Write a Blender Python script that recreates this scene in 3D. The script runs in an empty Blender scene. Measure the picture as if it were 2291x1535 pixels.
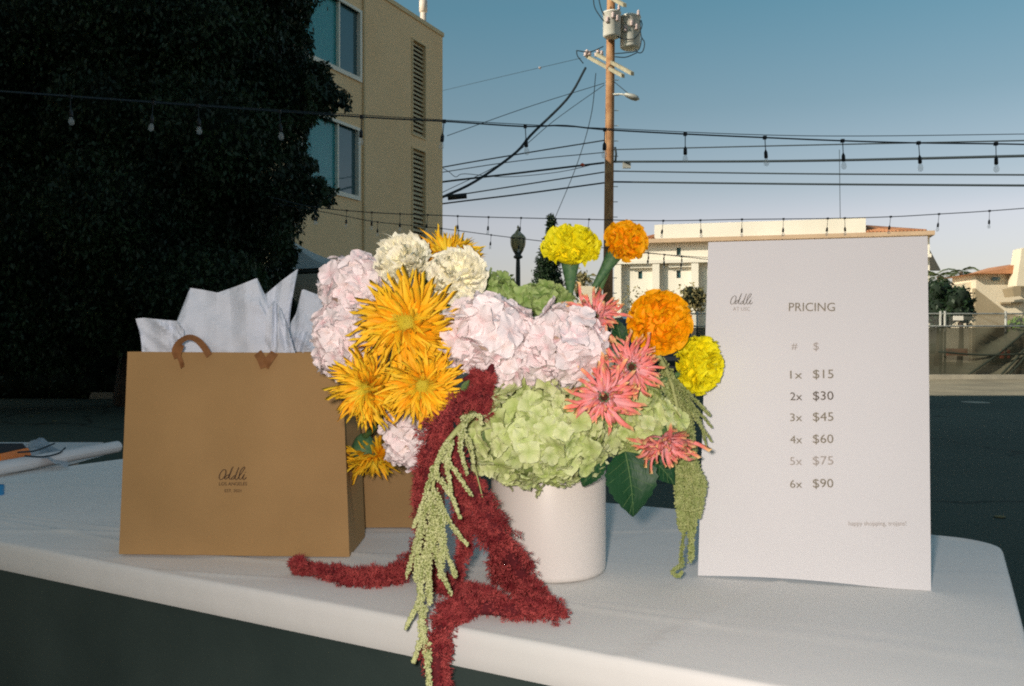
import bpy, math, random
import numpy as np
from mathutils import Vector, Matrix, noise as mnoise

S = bpy.context.scene
COL = S.collection
R = random.Random(11)
rng = np.random.default_rng(11)
PI = math.pi

# ------------------------------------------------------------------ camera, sky, sun, flash, exposure
CAM_Z = 1.04
FPX, CX, CY = 2036.0, 1145.5, 767.5        # focal length and centre in pixels of the 2291 px photograph
cam_data = bpy.data.cameras.new('camera')
cam = bpy.data.objects.new('camera', cam_data)
COL.objects.link(cam)
cam.location = (0, 0, CAM_Z)
cam.rotation_euler = (math.radians(90), 0, 0)
cam_data.sensor_width = 36.0
cam_data.lens = 36.0 * FPX / 2291.0
cam_data.clip_start = 0.05
cam_data.clip_end = 3000
S.camera = cam

SUN_AZ, SUN_EL = math.radians(60), math.radians(28)      # azimuth measured from behind the camera towards the left
to_sun = Vector((-math.sin(SUN_AZ) * math.cos(SUN_EL), -math.cos(SUN_AZ) * math.cos(SUN_EL), math.sin(SUN_EL)))

world = bpy.data.worlds.new("World")
S.world = world
world.use_nodes = True
wn = world.node_tree
wn.nodes.clear()
w_out = wn.nodes.new('ShaderNodeOutputWorld')
w_bg = wn.nodes.new('ShaderNodeBackground')
w_sky = wn.nodes.new('ShaderNodeTexSky')
w_sky.sky_type = 'NISHITA'
w_sky.sun_disc = False
w_sky.sun_elevation = SUN_EL
w_sky.sun_rotation = math.atan2(to_sun.x, to_sun.y) % (2 * PI)
w_sky.air_density = 1.0
w_sky.dust_density = 1.6
w_sky.ozone_density = 1.0
w_hsv = wn.nodes.new('ShaderNodeHueSaturation')
w_hsv.inputs['Saturation'].default_value = 0.72
w_tint = wn.nodes.new('ShaderNodeMix')
w_tint.data_type = 'RGBA'
w_tint.blend_type = 'MULTIPLY'
w_tint.inputs['Factor'].default_value = 1.0
# thicker, paler air towards the horizon, the same all the way round
w_tc = wn.nodes.new('ShaderNodeTexCoord')
w_sep = wn.nodes.new('ShaderNodeSeparateXYZ')
w_ramp = wn.nodes.new('ShaderNodeValToRGB')
wn.links.new(w_tc.outputs['Generated'], w_sep.inputs[0])
wn.links.new(w_sep.outputs['Z'], w_ramp.inputs['Fac'])
_e = w_ramp.color_ramp.elements
while len(_e) < 6: _e.new(0.5)
for _el, (_p, _c) in zip(_e, [(0.0, (1.0, .89, .88)), (.13, (1.0, .86, .84)), (.165, (.76, .74, .71)), (.246, (.52, .655, .635)), (.345, (.37, .66, .665)), (1.0, (.62, .74, .68))]):
    _el.position = _p; _el.color = (*_c, 1)
wn.links.new(w_ramp.outputs['Color'], w_tint.inputs['B'])
wn.links.new(w_sky.outputs[0], w_hsv.inputs['Color'])
wn.links.new(w_hsv.outputs[0], w_tint.inputs['A'])
wn.links.new(w_tint.outputs['Result'], w_bg.inputs['Color'])
w_bg.inputs['Strength'].default_value = 0.148
wn.links.new(w_bg.outputs[0], w_out.inputs['Surface'])

sun_data = bpy.data.lights.new('sun', 'SUN')
sun_data.energy = 4.8
sun_data.angle = math.radians(0.53)
sun_data.color = (1.0, 0.87, 0.70)
sun = bpy.data.objects.new('sun', sun_data)
sun.rotation_euler = (-to_sun).to_track_quat('-Z', 'Y').to_euler()
sun.location = (-20, -15, 30)
COL.objects.link(sun)

# the camera's own flash, left of and just above the lens (the photo's foreground is lit by it)
fl_data = bpy.data.lights.new('camera_flash', 'POINT')
fl_data.energy = 43.0
fl_data.shadow_soft_size = 0.02
fl_data.color = (1.0, 0.87, 0.80)
fl = bpy.data.objects.new('camera_flash', fl_data)
fl.location = (-0.042, 0.0, CAM_Z + 0.03)
COL.objects.link(fl)

S.view_settings.view_transform = 'Standard'
S.view_settings.look = 'None'
S.view_settings.exposure = 0.0
S.view_settings.gamma = 1.0
S.view_settings.use_curve_mapping = False
S.render.engine = 'CYCLES'
S.cycles.filter_width = 2.0
S.cycles.use_denoising = False
S.cycles.max_bounces = 6
S.cycles.transparent_max_bounces = 12
S.cycles.caustics_reflective = False
S.cycles.caustics_refractive = False
S.cycles.sample_clamp_indirect = 4.0

# ------------------------------------------------------------------ helpers
WM = {}                                     # world matrix of every empty (matrix_world is not up to date while scripting)

def at(px, py, Y):
    """a point Y metres ahead of the camera, seen at this place of the photograph"""
    return Vector(((px - CX) / FPX * Y, Y, CAM_Z - (py - CY) / FPX * Y))

def props(o, label=None, cat=None, group=None, kind=None):
    if label: o['label'] = label
    if cat: o['category'] = cat
    if group: o['group'] = group
    if kind: o['kind'] = kind
    return o

def thing(name, label, cat, loc=(0, 0, 0), mat3=None, group=None):
    o = bpy.data.objects.new(name, None)
    o.empty_display_size = 0.05
    M = Matrix.Translation(Vector(loc))
    if mat3 is not None:
        M = M @ mat3.to_4x4()
    o.matrix_basis = M
    COL.objects.link(o)
    WM[o.name] = M
    return props(o, label, cat, group)

def child(name, mesh, parent, M=None):
    o = bpy.data.objects.new(name, mesh)
    o.parent = parent
    if M is not None:
        o.matrix_basis = M
    COL.objects.link(o)
    return o

def axis_rot(n, roll=0.0):
    """rotation whose +Z is n"""
    n = Vector(n).normalized()
    return (n.to_track_quat('Z', 'Y').to_matrix() @ Matrix.Rotation(roll, 3, 'Z'))

class MB:
    def __init__(self):
        self.v, self.f, self.uv = [], [], None
    def add(self, vs, fs):
        b = len(self.v)
        self.v += [tuple(p) for p in vs]
        self.f += [tuple(i + b for i in q) for q in fs]
        return self
    def box(self, lo, hi, M=None):
        x0, y0, z0 = lo; x1, y1, z1 = hi
        vs = [Vector(p) for p in ((x0,y0,z0),(x1,y0,z0),(x1,y1,z0),(x0,y1,z0),(x0,y0,z1),(x1,y0,z1),(x1,y1,z1),(x0,y1,z1))]
        if M is not None: vs = [M @ p for p in vs]
        return self.add(vs, [(0,3,2,1),(4,5,6,7),(0,1,5,4),(1,2,6,5),(2,3,7,6),(3,0,4,7)])
    def hexa(self, vs):
        return self.add(vs, [(0,3,2,1),(4,5,6,7),(0,1,5,4),(1,2,6,5),(2,3,7,6),(3,0,4,7)])
    def tube(self, pts, r, n=8, cap=True):
        pts = [Vector(p) for p in pts]
        m = len(pts)
        rr = r if isinstance(r, (list, tuple)) else [r] * m
        ref = Vector((0, 0, 1))
        t0 = (pts[1] - pts[0]).normalized()
        if abs(t0.z) > 0.9: ref = Vector((1, 0, 0))
        side = t0.cross(ref).normalized()
        vs, fs = [], []
        for i, p in enumerate(pts):
            t = (pts[min(i + 1, m - 1)] - pts[max(i - 1, 0)]).normalized()
            side = (side - t * side.dot(t)).normalized()
            up = t.cross(side)
            for k in range(n):
                a = 2 * PI * k / n
                vs.append(p + (side * math.cos(a) + up * math.sin(a)) * rr[i])
        for i in range(m - 1):
            for k in range(n):
                a, b = i * n + k, i * n + (k + 1) % n
                fs.append((a, b, b + n, a + n))
        if cap:
            fs.append(tuple(range(n))[::-1]); fs.append(tuple(range((m - 1) * n, m * n)))
        return self.add(vs, fs)
    def lathe(self, prof, n=32, M=None, close=False):
        vs, fs = [], []
        for r, z in prof:
            for k in range(n):
                a = 2 * PI * k / n
                p = Vector((r * math.cos(a), r * math.sin(a), z))
                vs.append(M @ p if M is not None else p)
        for i in range(len(prof) - 1):
            for k in range(n):
                a, b = i * n + k, i * n + (k + 1) % n
                fs.append((a, b, b + n, a + n))
        if close:
            fs.append(tuple(range(n))[::-1]); fs.append(tuple(range((len(prof) - 1) * n, len(prof) * n)))
        return self.add(vs, fs)
    def grid(self, P):
        """P[i][j] points"""
        ni, nj = len(P), len(P[0])
        vs = [p for row in P for p in row]
        fs = [(i*nj+j, i*nj+j+1, (i+1)*nj+j+1, (i+1)*nj+j) for i in range(ni-1) for j in range(nj-1)]
        return self.add(vs, fs)
    def mesh(self, name, mat, smooth=False, Minv=None):
        me = bpy.data.meshes.new(name)
        vs = self.v
        if Minv is not None:
            vs = [tuple(Minv @ Vector(p)) for p in vs]
        me.from_pydata(vs, [], self.f)
        if self.uv is not None:
            l = me.uv_layers.new(name='UVMap')
            idx = np.zeros(len(me.loops), dtype=np.int32)
            me.loops.foreach_get('vertex_index', idx)
            l.data.foreach_set('uv', np.array(self.uv, dtype=np.float32)[idx].ravel())
        for m in (mat if isinstance(mat, (list, tuple)) else [mat]):
            me.materials.append(m)
        if smooth:
            me.shade_smooth()
        me.update()
        return me
    def part(self, name, mat, parent, smooth=False):
        """vertices are world coordinates; the object is a child of parent"""
        return child(name, self.mesh(name, mat, smooth, WM[parent.name].inverted()), parent)
    def solo(self, name, mat, label=None, cat=None, group=None, kind=None, smooth=False):
        """a thing of one mesh, its origin at its base"""
        a = np.array(self.v)
        c = Vector(((a[:,0].min()+a[:,0].max())/2, (a[:,1].min()+a[:,1].max())/2, a[:,2].min()))
        o = bpy.data.objects.new(name, self.mesh(name, mat, smooth, Matrix.Translation(-c)))
        o.location = c
        COL.objects.link(o)
        return props(o, label, cat, group, kind)

def np_mesh(name, verts, faces, mat, smooth=False):
    """verts (n,3), faces (m,k) arrays"""
    me = bpy.data.meshes.new(name)
    n, (m, k) = len(verts), faces.shape
    me.vertices.add(n); me.vertices.foreach_set('co', np.asarray(verts, dtype=np.float32).ravel())
    me.loops.add(m * k); me.loops.foreach_set('vertex_index', faces.astype(np.int32).ravel())
    me.polygons.add(m)
    me.polygons.foreach_set('loop_start', (np.arange(m) * k).astype(np.int32))
    me.update(calc_edges=True)
    me.validate()
    for q in (mat if isinstance(mat, (list, tuple)) else [mat]):
        me.materials.append(q)
    if smooth: me.shade_smooth()
    return me

def smooth_path(pts, n=24):
    """Catmull-Rom through the points"""
    pts = [Vector(p) for p in pts]
    P = [pts[0] * 2 - pts[1]] + pts + [pts[-1] * 2 - pts[-2]]
    out = []
    seg = len(pts) - 1
    for i in range(n + 1):
        u = i / n * seg
        k = min(int(u), seg - 1); t = u - k
        a, b, c, d = P[k], P[k+1], P[k+2], P[k+3]
        out.append(0.5 * ((2*b) + (c-a)*t + (2*a-5*b+4*c-d)*t*t + (3*b-a-3*c+d)*t*t*t))
    return out

# ------------------------------------------------------------------ materials
def rgba(c): return (c[0], c[1], c[2], 1)

def new_mat(name):
    m = bpy.data.materials.new(name)
    m.use_nodes = True
    nt = m.node_tree
    return m, nt, nt.nodes['Principled BSDF'], nt.nodes['Material Output']

def noise_node(nt, scale, detail=4, coord='Object', rough=0.55, vec=None):
    tc = nt.nodes.new('ShaderNodeTexCoord')
    n = nt.nodes.new('ShaderNodeTexNoise')
    n.inputs['Scale'].default_value = scale
    n.inputs['Detail'].default_value = detail
    n.inputs['Roughness'].default_value = rough
    nt.links.new(vec or tc.outputs[coord], n.inputs['Vector'])
    return n

def mixc(nt, fac, a, b, blend='MIX'):
    m = nt.nodes.new('ShaderNodeMix'); m.data_type = 'RGBA'; m.blend_type = blend
    for sock, v in (('Factor', fac), ('A', a), ('B', b)):
        if hasattr(v, 'links'): nt.links.new(v, m.inputs[sock])
        elif isinstance(v, (tuple, list)): m.inputs[sock].default_value = rgba(v)
        else: m.inputs[sock].default_value = v
    return m.outputs['Result']

def ramp(nt, fac, stops):
    r = nt.nodes.new('ShaderNodeValToRGB')
    e = r.color_ramp.elements
    while len(e) < len(stops): e.new(0.5)
    for el, (p, c) in zip(e, stops):
        el.position = p; el.color = rgba(c) if len(c) == 3 else c
    nt.links.new(fac, r.inputs['Fac'])
    return r.outputs['Color']

def mat(name, col, col2=None, scale=3.0, rough=0.7, bump=0.0, bscale=60, metal=0.0, spec=0.4, transl=0.0, rnd=0.0,
        contrast=(0.35, 0.65), coat=0.0, detail=5):
    m, nt, b, out = new_mat(name)
    c = col
    if col2 is not None:
        n = noise_node(nt, scale, detail)
        c = ramp(nt, n.outputs['Fac'], [(contrast[0], col), (contrast[1], col2)])
    if rnd:
        oi = nt.nodes.new('ShaderNodeObjectInfo')
        hv = nt.nodes.new('ShaderNodeHueSaturation')
        mr = nt.nodes.new('ShaderNodeMapRange')
        mr.inputs['To Min'].default_value = 1 - rnd; mr.inputs['To Max'].default_value = 1 + rnd
        nt.links.new(oi.outputs['Random'], mr.inputs['Value'])
        nt.links.new(mr.outputs[0], hv.inputs['Value'])
        if hasattr(c, 'links'): nt.links.new(c, hv.inputs['Color'])
        else: hv.inputs['Color'].default_value = rgba(c)
        c = hv.outputs[0]
    if hasattr(c, 'links'): nt.links.new(c, b.inputs['Base Color'])
    else: b.inputs['Base Color'].default_value = rgba(c)
    b.inputs['Roughness'].default_value = rough
    b.inputs['Metallic'].default_value = metal
    b.inputs['Specular IOR Level'].default_value = spec
    b.inputs['Coat Weight'].default_value = coat
    if bump:
        n2 = noise_node(nt, bscale, 6)
        bp = nt.nodes.new('ShaderNodeBump')
        bp.inputs['Strength'].default_value = bump
        bp.inputs['Distance'].default_value = 0.4 / bscale
        nt.links.new(n2.outputs['Fac'], bp.inputs['Height'])
        nt.links.new(bp.outputs[0], b.inputs['Normal'])
    if transl:
        tr = nt.nodes.new('ShaderNodeBsdfTranslucent')
        if hasattr(c, 'links'): nt.links.new(c, tr.inputs['Color'])
        else: tr.inputs['Color'].default_value = rgba(c)
        mx = nt.nodes.new('ShaderNodeMixShader'); mx.inputs[0].default_value = transl
        nt.links.new(b.outputs[0], mx.inputs[1]); nt.links.new(tr.outputs[0], mx.inputs[2])
        nt.links.new(mx.outputs[0], out.inputs['Surface'])
    return m

def petal_mat(name, stops, alt=None, rnd=0.08, veins=40, vein_bump=0.25, transl=0.10, rough=0.6, mottle=None):
    """pigment along the petal (UV v), a second colouring chosen petal by petal, fine veins as relief"""
    m, nt, b, out = new_mat(name)
    uv = nt.nodes.new('ShaderNodeUVMap')
    sp = nt.nodes.new('ShaderNodeSeparateXYZ')
    nt.links.new(uv.outputs[0], sp.inputs[0])
    c = ramp(nt, sp.outputs['Y'], stops)
    oi = nt.nodes.new('ShaderNodeObjectInfo')
    if alt:
        c2 = ramp(nt, sp.outputs['Y'], alt)
        c = mixc(nt, oi.outputs['Random'], c, c2)
    if mottle:
        n = noise_node(nt, mottle[1], 4)
        f = ramp(nt, n.outputs['Fac'], [(0.45, (0,0,0)), (0.7, (1,1,1))])
        c = mixc(nt, f, c, mottle[0])
    ms = nt.nodes.new('ShaderNodeMath'); ms.operation = 'MULTIPLY_ADD'
    fr = nt.nodes.new('ShaderNodeMath'); fr.operation = 'FRACT'
    m7 = nt.nodes.new('ShaderNodeMath'); m7.operation = 'MULTIPLY'; m7.inputs[1].default_value = 7.13
    nt.links.new(oi.outputs['Random'], m7.inputs[0]); nt.links.new(m7.outputs[0], fr.inputs[0])
    ms.inputs[1].default_value = 2 * rnd; ms.inputs[2].default_value = 1 - rnd
    nt.links.new(fr.outputs[0], ms.inputs[0])
    hv = nt.nodes.new('ShaderNodeHueSaturation')
    nt.links.new(ms.outputs[0], hv.inputs['Value']); nt.links.new(c, hv.inputs['Color'])
    c = hv.outputs[0]
    nt.links.new(c, b.inputs['Base Color'])
    b.inputs['Roughness'].default_value = rough
    b.inputs['Specular IOR Level'].default_value = 0.3
    mp = nt.nodes.new('ShaderNodeMapping')
    mp.inputs['Scale'].default_value = (veins, 2.0, 1)
    nt.links.new(uv.outputs[0], mp.inputs['Vector'])
    n2 = noise_node(nt, 1.0, 3, vec=mp.outputs[0])
    bp = nt.nodes.new('ShaderNodeBump'); bp.inputs['Strength'].default_value = vein_bump; bp.inputs['Distance'].default_value = 0.002
    nt.links.new(n2.outputs['Fac'], bp.inputs['Height']); nt.links.new(bp.outputs[0], b.inputs['Normal'])
    tr = nt.nodes.new('ShaderNodeBsdfTranslucent'); nt.links.new(c, tr.inputs['Color'])
    mx = nt.nodes.new('ShaderNodeMixShader'); mx.inputs[0].default_value = transl
    nt.links.new(b.outputs[0], mx.inputs[1]); nt.links.new(tr.outputs[0], mx.inputs[2])
    nt.links.new(mx.outputs[0], out.inputs['Surface'])
    return m

M = {}
def asphalt():
    m, nt, b, out = new_mat('asphalt')
    big = noise_node(nt, 0.25, 5)
    c = ramp(nt, big.outputs['Fac'], [(0.3, (0.050, 0.070, 0.056)), (0.7, (0.080, 0.102, 0.082))])
    fine = noise_node(nt, 90, 2)
    sp = ramp(nt, fine.outputs['Fac'], [(0.35, (0.55, 0.55, 0.55)), (0.7, (1.5, 1.5, 1.45))])
    c = mixc(nt, 1.0, c, sp, 'MULTIPLY')
    vor = nt.nodes.new('ShaderNodeTexVoronoi'); vor.feature = 'DISTANCE_TO_EDGE'; vor.inputs['Scale'].default_value = 0.22
    tc = nt.nodes.new('ShaderNodeTexCoord')
    wob = noise_node(nt, 1.2, 4)
    add = nt.nodes.new('ShaderNodeVectorMath'); add.operation = 'MULTIPLY_ADD'
    add.inputs[1].default_value = (1.2, 1.2, 0)
    nt.links.new(wob.outputs['Color'], add.inputs[0]); nt.links.new(tc.outputs['Object'], add.inputs[2])
    nt.links.new(add.outputs[0], vor.inputs['Vector'])
    cr = ramp(nt, vor.outputs['Distance'], [(0.0, (0.35, 0.35, 0.35)), (0.008, (1, 1, 1))])
    c = mixc(nt, 1.0, c, cr, 'MULTIPLY')
    nt.links.new(c, b.inputs['Base Color'])
    b.inputs['Roughness'].default_value = 0.92
    b.inputs['Specular IOR Level'].default_value = 0.2
    bp = nt.nodes.new('ShaderNodeBump'); bp.inputs['Strength'].default_value = 0.5; bp.inputs['Distance'].default_value = 0.004
    nt.links.new(fine.outputs['Fac'], bp.inputs['Height']); nt.links.new(bp.outputs[0], b.inputs['Normal'])
    return m

def see_through(name, col, alpha, col2=None, scale=4.0):
    m, nt, b, out = new_mat(name)
    if col2 is not None:
        n = noise_node(nt, scale, 4)
        nt.links.new(ramp(nt, n.outputs['Fac'], [(0.35, col), (0.65, col2)]), b.inputs['Base Color'])
    else:
        b.inputs['Base Color'].default_value = rgba(col)
    b.inputs['Roughness'].default_value = 0.8
    b.inputs['Alpha'].default_value = alpha
    return m

def glass(name, tint, rough=0.03):
    """window glass: a dark mirror of the sky over what is inside"""
    m, nt, b, out = new_mat(name)
    n = noise_node(nt, 0.8, 2)
    bp = nt.nodes.new('ShaderNodeBump'); bp.inputs['Strength'].default_value = 0.06; bp.inputs['Distance'].default_value = 0.1
    nt.links.new(n.outputs['Fac'], bp.inputs['Height']); nt.links.new(bp.outputs[0], b.inputs['Normal'])
    b.inputs['Base Color'].default_value = rgba(tint)
    b.inputs['Roughness'].default_value = rough
    b.inputs['Specular IOR Level'].default_value = 1.0
    b.inputs['IOR'].default_value = 1.9
    return m

M['asphalt'] = asphalt()
M['concrete'] = mat('concrete', (0.30, 0.28, 0.23), (0.42, 0.38, 0.30), 2.0, 0.9, 0.4, 40)
M['dirt'] = mat('pale_dirt', (0.30, 0.24, 0.15), (0.42, 0.34, 0.22), 0.8, 0.95, 0.5, 12)
M['stucco_tan'] = mat('tan_stucco', (0.88, 0.62, 0.345), (0.95, 0.69, 0.40), 0.7, 0.95, 0.5, 28, contrast=(0.3, 0.7))
M['stucco_trim'] = mat('tan_trim', (0.74, 0.58, 0.34), (0.80, 0.63, 0.38), 1.5, 0.9, 0.2, 30)
M['stucco_white'] = mat('cream_stucco', (0.68, 0.64, 0.55), (0.76, 0.72, 0.63), 0.15, 0.9, 0.2, 8)
M['stucco_house'] = mat('house_stucco', (0.68, 0.60, 0.46), (0.78, 0.70, 0.55), 0.4, 0.9, 0.2, 8)
M['stucco_brown_and_shadow'] = mat('brown_stucco_and_shadow', (0.30, 0.24, 0.15), (0.36, 0.29, 0.19), 0.6, 0.9, 0.2, 8)  # balcony and sill paint; also stands in for shadow on the house wall
M['tile'] = mat('clay_tile', (0.36, 0.15, 0.07), (0.50, 0.24, 0.12), 0.8, 0.85, 0.3, 6, rnd=0.15)
M['soffit'] = mat('soffit', (0.46, 0.33, 0.22), (0.52, 0.38, 0.26), 0.5, 0.9)
M['frame_white'] = mat('white_frame', (0.86, 0.80, 0.66), (0.90, 0.85, 0.72), 3, 0.5)
M['glass_teal'] = glass('teal_glass', (0.07, 0.44, 0.47))
M['glass_teal'].node_tree.nodes['Principled BSDF'].inputs['IOR'].default_value = 1.4
M['glass_teal'].node_tree.nodes['Principled BSDF'].inputs['Alpha'].default_value = 0.5
M['glass_dark'] = glass('dark_glass', (0.05, 0.12, 0.135))
M['glass_dark'].node_tree.nodes['Principled BSDF'].inputs['IOR'].default_value = 1.45
M['curtain'] = mat('curtain', (0.70, 0.78, 0.72), (0.80, 0.86, 0.80), 2, 0.9)
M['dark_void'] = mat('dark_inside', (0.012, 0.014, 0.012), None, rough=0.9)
M['louver'] = mat('louver_paint', (0.58, 0.48, 0.30), (0.66, 0.55, 0.35), 4, 0.7)
M['roof_metal'] = mat('roof_metal', (0.66, 0.58, 0.50), (0.74, 0.66, 0.58), 6, 0.5)
M['wood_pole'] = mat('weathered_pole', (0.34, 0.165, 0.075), (0.48, 0.27, 0.135), 5, 0.9, 0.6, 30)
M['wood_arm'] = mat('grey_crossarm', (0.32, 0.29, 0.20), (0.44, 0.40, 0.28), 6, 0.9, 0.4, 30)
M['galv'] = mat('galvanised', (0.42, 0.42, 0.38), (0.55, 0.55, 0.50), 8, 0.5, metal=0.3)
M['can_grey'] = mat('transformer_grey', (0.74, 0.73, 0.66), (0.82, 0.81, 0.74), 3, 0.5)
M['ceramic'] = mat('insulator', (0.62, 0.50, 0.48), None, rough=0.3)
M['wire'] = mat('cable_black', (0.02, 0.035, 0.045), None, rough=0.7)
M['socket'] = mat('socket_black', (0.01, 0.014, 0.018), None, rough=0.5)
def bulb_mat():
    m, nt, b, out = new_mat('bulb_glass')
    b.inputs['Base Color'].default_value = (0.9, 0.92, 0.9, 1)
    b.inputs['Roughness'].default_value = 0.05
    b.inputs['Alpha'].default_value = 0.24
    b.inputs['Specular IOR Level'].default_value = 0.9
    return m
M['bulb'] = bulb_mat()
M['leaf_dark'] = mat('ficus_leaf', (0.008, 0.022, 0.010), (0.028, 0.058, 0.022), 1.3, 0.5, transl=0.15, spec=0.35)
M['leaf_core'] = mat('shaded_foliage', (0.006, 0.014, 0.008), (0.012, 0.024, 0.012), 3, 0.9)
M['leaf_mid'] = mat('shrub_leaf', (0.05, 0.09, 0.025), (0.12, 0.15, 0.05), 1.0, 0.6, transl=0.2)
M['leaf_dry'] = mat('dry_shrub_leaf', (0.16, 0.15, 0.06), (0.30, 0.25, 0.12), 1.0, 0.7, transl=0.2)
M['leaf_bright'] = mat('bright_leaf', (0.10, 0.22, 0.03), (0.22, 0.34, 0.05), 2.0, 0.6, transl=0.2)
M['bark'] = mat('bark', (0.09, 0.065, 0.045), (0.15, 0.11, 0.08), 8, 0.95, 0.6, 40)
M['lamp_iron'] = mat('lamp_iron', (0.03, 0.04, 0.035), (0.05, 0.06, 0.05), 5, 0.5)
M['lamp_globe'] = mat('lamp_globe_glass', (0.36, 0.34, 0.19), (0.46, 0.43, 0.26), 6, 0.25, transl=0.2)
M['canvas'] = mat('grey_canvas', (0.60, 0.67, 0.66), (0.68, 0.74, 0.72), 2, 0.85, transl=0.25)
M['screen'] = see_through('green_screen_mesh', (0.045, 0.048, 0.030), 0.92, (0.075, 0.072, 0.045), 0.9)
M['chain'] = see_through('chain_link', (0.35, 0.36, 0.33), 0.22)
M['car_paint'] = mat('dark_car_paint', (0.012, 0.02, 0.03), None, rough=0.25, coat=1.0)
M['car_glass'] = glass('car_glass', (0.02, 0.035, 0.045))
M['tyre'] = mat('tyre_rubber', (0.015, 0.015, 0.015), None, rough=0.9)
M['chrome'] = mat('chrome', (0.5, 0.52, 0.54), None, rough=0.2, metal=1.0)
M['lamp_lens'] = mat('headlight_lens', (0.6, 0.65, 0.68), None, rough=0.1)
M['sign_white'] = mat('sign_white', (0.8, 0.76, 0.68), None, rough=0.6)
M['paint_line'] = mat('worn_paint', (0.10, 0.10, 0.09), (0.45, 0.43, 0.37), 9, 0.9, contrast=(0.45, 0.6))

# ------------------------------------------------------------------ ground
g = MB(); g.add([(-900, -120, 0), (900, -120, 0), (900, 1500, 0), (-900, 1500, 0)], [(0, 1, 2, 3)])
props(g.solo('ground', M['asphalt']), kind='structure')
g = MB(); g.add([(-6, 27.0, 0.004), (70, 27.0, 0.004), (70, 88, 0.004), (-6, 88, 0.004)], [(0, 1, 2, 3)])
props(g.solo('dirt_lot', M['dirt']), kind='structure')
g = MB(); g.add([(-1.5, 18.0, 0.004), (60, 17.4, 0.004), (60, 26.99, 0.004), (-1.5, 26.99, 0.004)], [(0, 1, 2, 3)])  # reaches left to bounce warm light onto the tan wall
props(g.solo('path', mat('sunlit_ground', (0.22, 0.195, 0.14), (0.36, 0.31, 0.215), 0.7, 0.95, 0.4, 30)), kind='structure')  # sunlight put into the colour: paler than the asphalt, ending at the shadow line
k = MB(); k.box((4.6, 26.0, 0.005), (60, 26.35, 0.13))
props(k.solo('kerb', M['concrete']), kind='structure')

# ------------------------------------------------------------------ walls with openings
def wall_grid(mb, org, u, z0, z1, s0, s1, holes, depth=0.12):
    """a wall sheet along u from s0 to s1 with rectangular openings (s,s,z,z) and their reveals"""
    u = Vector((u[0], u[1], 0)).normalized(); nrm = Vector((u.y, -u.x, 0))
    ss = sorted({s0, s1, *[h[0] for h in holes], *[h[1] for h in holes]})
    zz = sorted({z0, z1, *[h[2] for h in holes], *[h[3] for h in holes]})
    P = lambda s, z, d=0: Vector((org[0], org[1], 0)) + u * s + Vector((0, 0, z)) - nrm * d
    for a, b in zip(ss, ss[1:]):
        for c, d in zip(zz, zz[1:]):
            m, n = (a + b) / 2, (c + d) / 2
            if any(h[0] < m < h[1] and h[2] < n < h[3] for h in holes): continue
            mb.add([P(a, c), P(b, c), P(b, d), P(a, d)], [(0, 1, 2, 3)])
    for h in holes:
        a, b, c, d = h
        for q in (((a,c),(b,c)), ((b,c),(b,d)), ((b,d),(a,d)), ((a,d),(a,c))):
            mb.add([P(*q[0]), P(*q[1]), P(*q[1], depth), P(*q[0], depth)], [(0, 1, 2, 3)])
    return P

# ------------------------------------------------------------------ tan apartment building on the left
TB = Vector((-1.93, 25.3, 0)); TU = Vector((-0.407, -0.9134, 0))      # corner, and the direction of its wall towards the camera
def t_s(px):
    q = (px - CX) / FPX
    return (TB.x - TB.y * q) / (0.407 - 0.9134 * q)
def t_z(px, py):
    return CAM_Z + (CY - py) / FPX * (TB.y - 0.9134 * t_s(px))
bld = thing('apartment_building', 'tan stucco apartment building with sliding windows and tall louvred vents behind the dark tree', 'building', TB)
# wall parametrised from the far end of the visible side: u points from near to far so that the outward normal faces right
L = 9.0; near = TB + TU * L
wins = [(L - 6.43, L - 4.17, 4.50, 6.04), (L - 6.43, L - 4.10, 7.31, 8.84)]
vents = [(L - 1.66, L - 1.0, 6.52, 8.98), (L - 1.66, L - 1.0, 3.60, 6.14)]
w = MB(); TP = wall_grid(w, near, -TU, 0, 9.55, 0, L, wins + vents, 0.14)
back = Vector((-0.9134, 0.407, 0)) * 11
c0, c1 = near, TB
for a, b in ((c1, c1 + back), (c1 + back, c0 + back), (c0 + back, c0)):
    w.add([a, b, b + Vector((0, 0, 9.55)), a + Vector((0, 0, 9.55))], [(0, 1, 2, 3)])
w.part('wall', M['stucco_tan'], bld)
zt = Vector((0, 0, 9.50))
w = MB(); w.add([c0 + zt, c1 + zt, c1 + back + zt, c0 + back + zt], [(0, 1, 2, 3)])
w.part('roof', M['stucco_trim'], bld)
u_ = -TU; n_ = Vector((0.9134, -0.407, 0))
def tbox(s0, s1, z0, z1, d0, d1, mb=None):
    """a box on the tan wall: s along it, z up, d outwards"""
    mb = mb or MB()
    P = lambda s, z, d: near + u_ * s + n_ * d + Vector((0, 0, z))
    return mb.hexa([P(s0,z0,d1), P(s1,z0,d1), P(s1,z0,d0), P(s0,z0,d0), P(s0,z1,d1), P(s1,z1,d1), P(s1,z1,d0), P(s0,z1,d0)])
tbox(-0.03, L + 0.03, 9.55, 9.66, -0.25, 0.035).part('roof_edge', M['stucco_trim'], bld)
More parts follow.
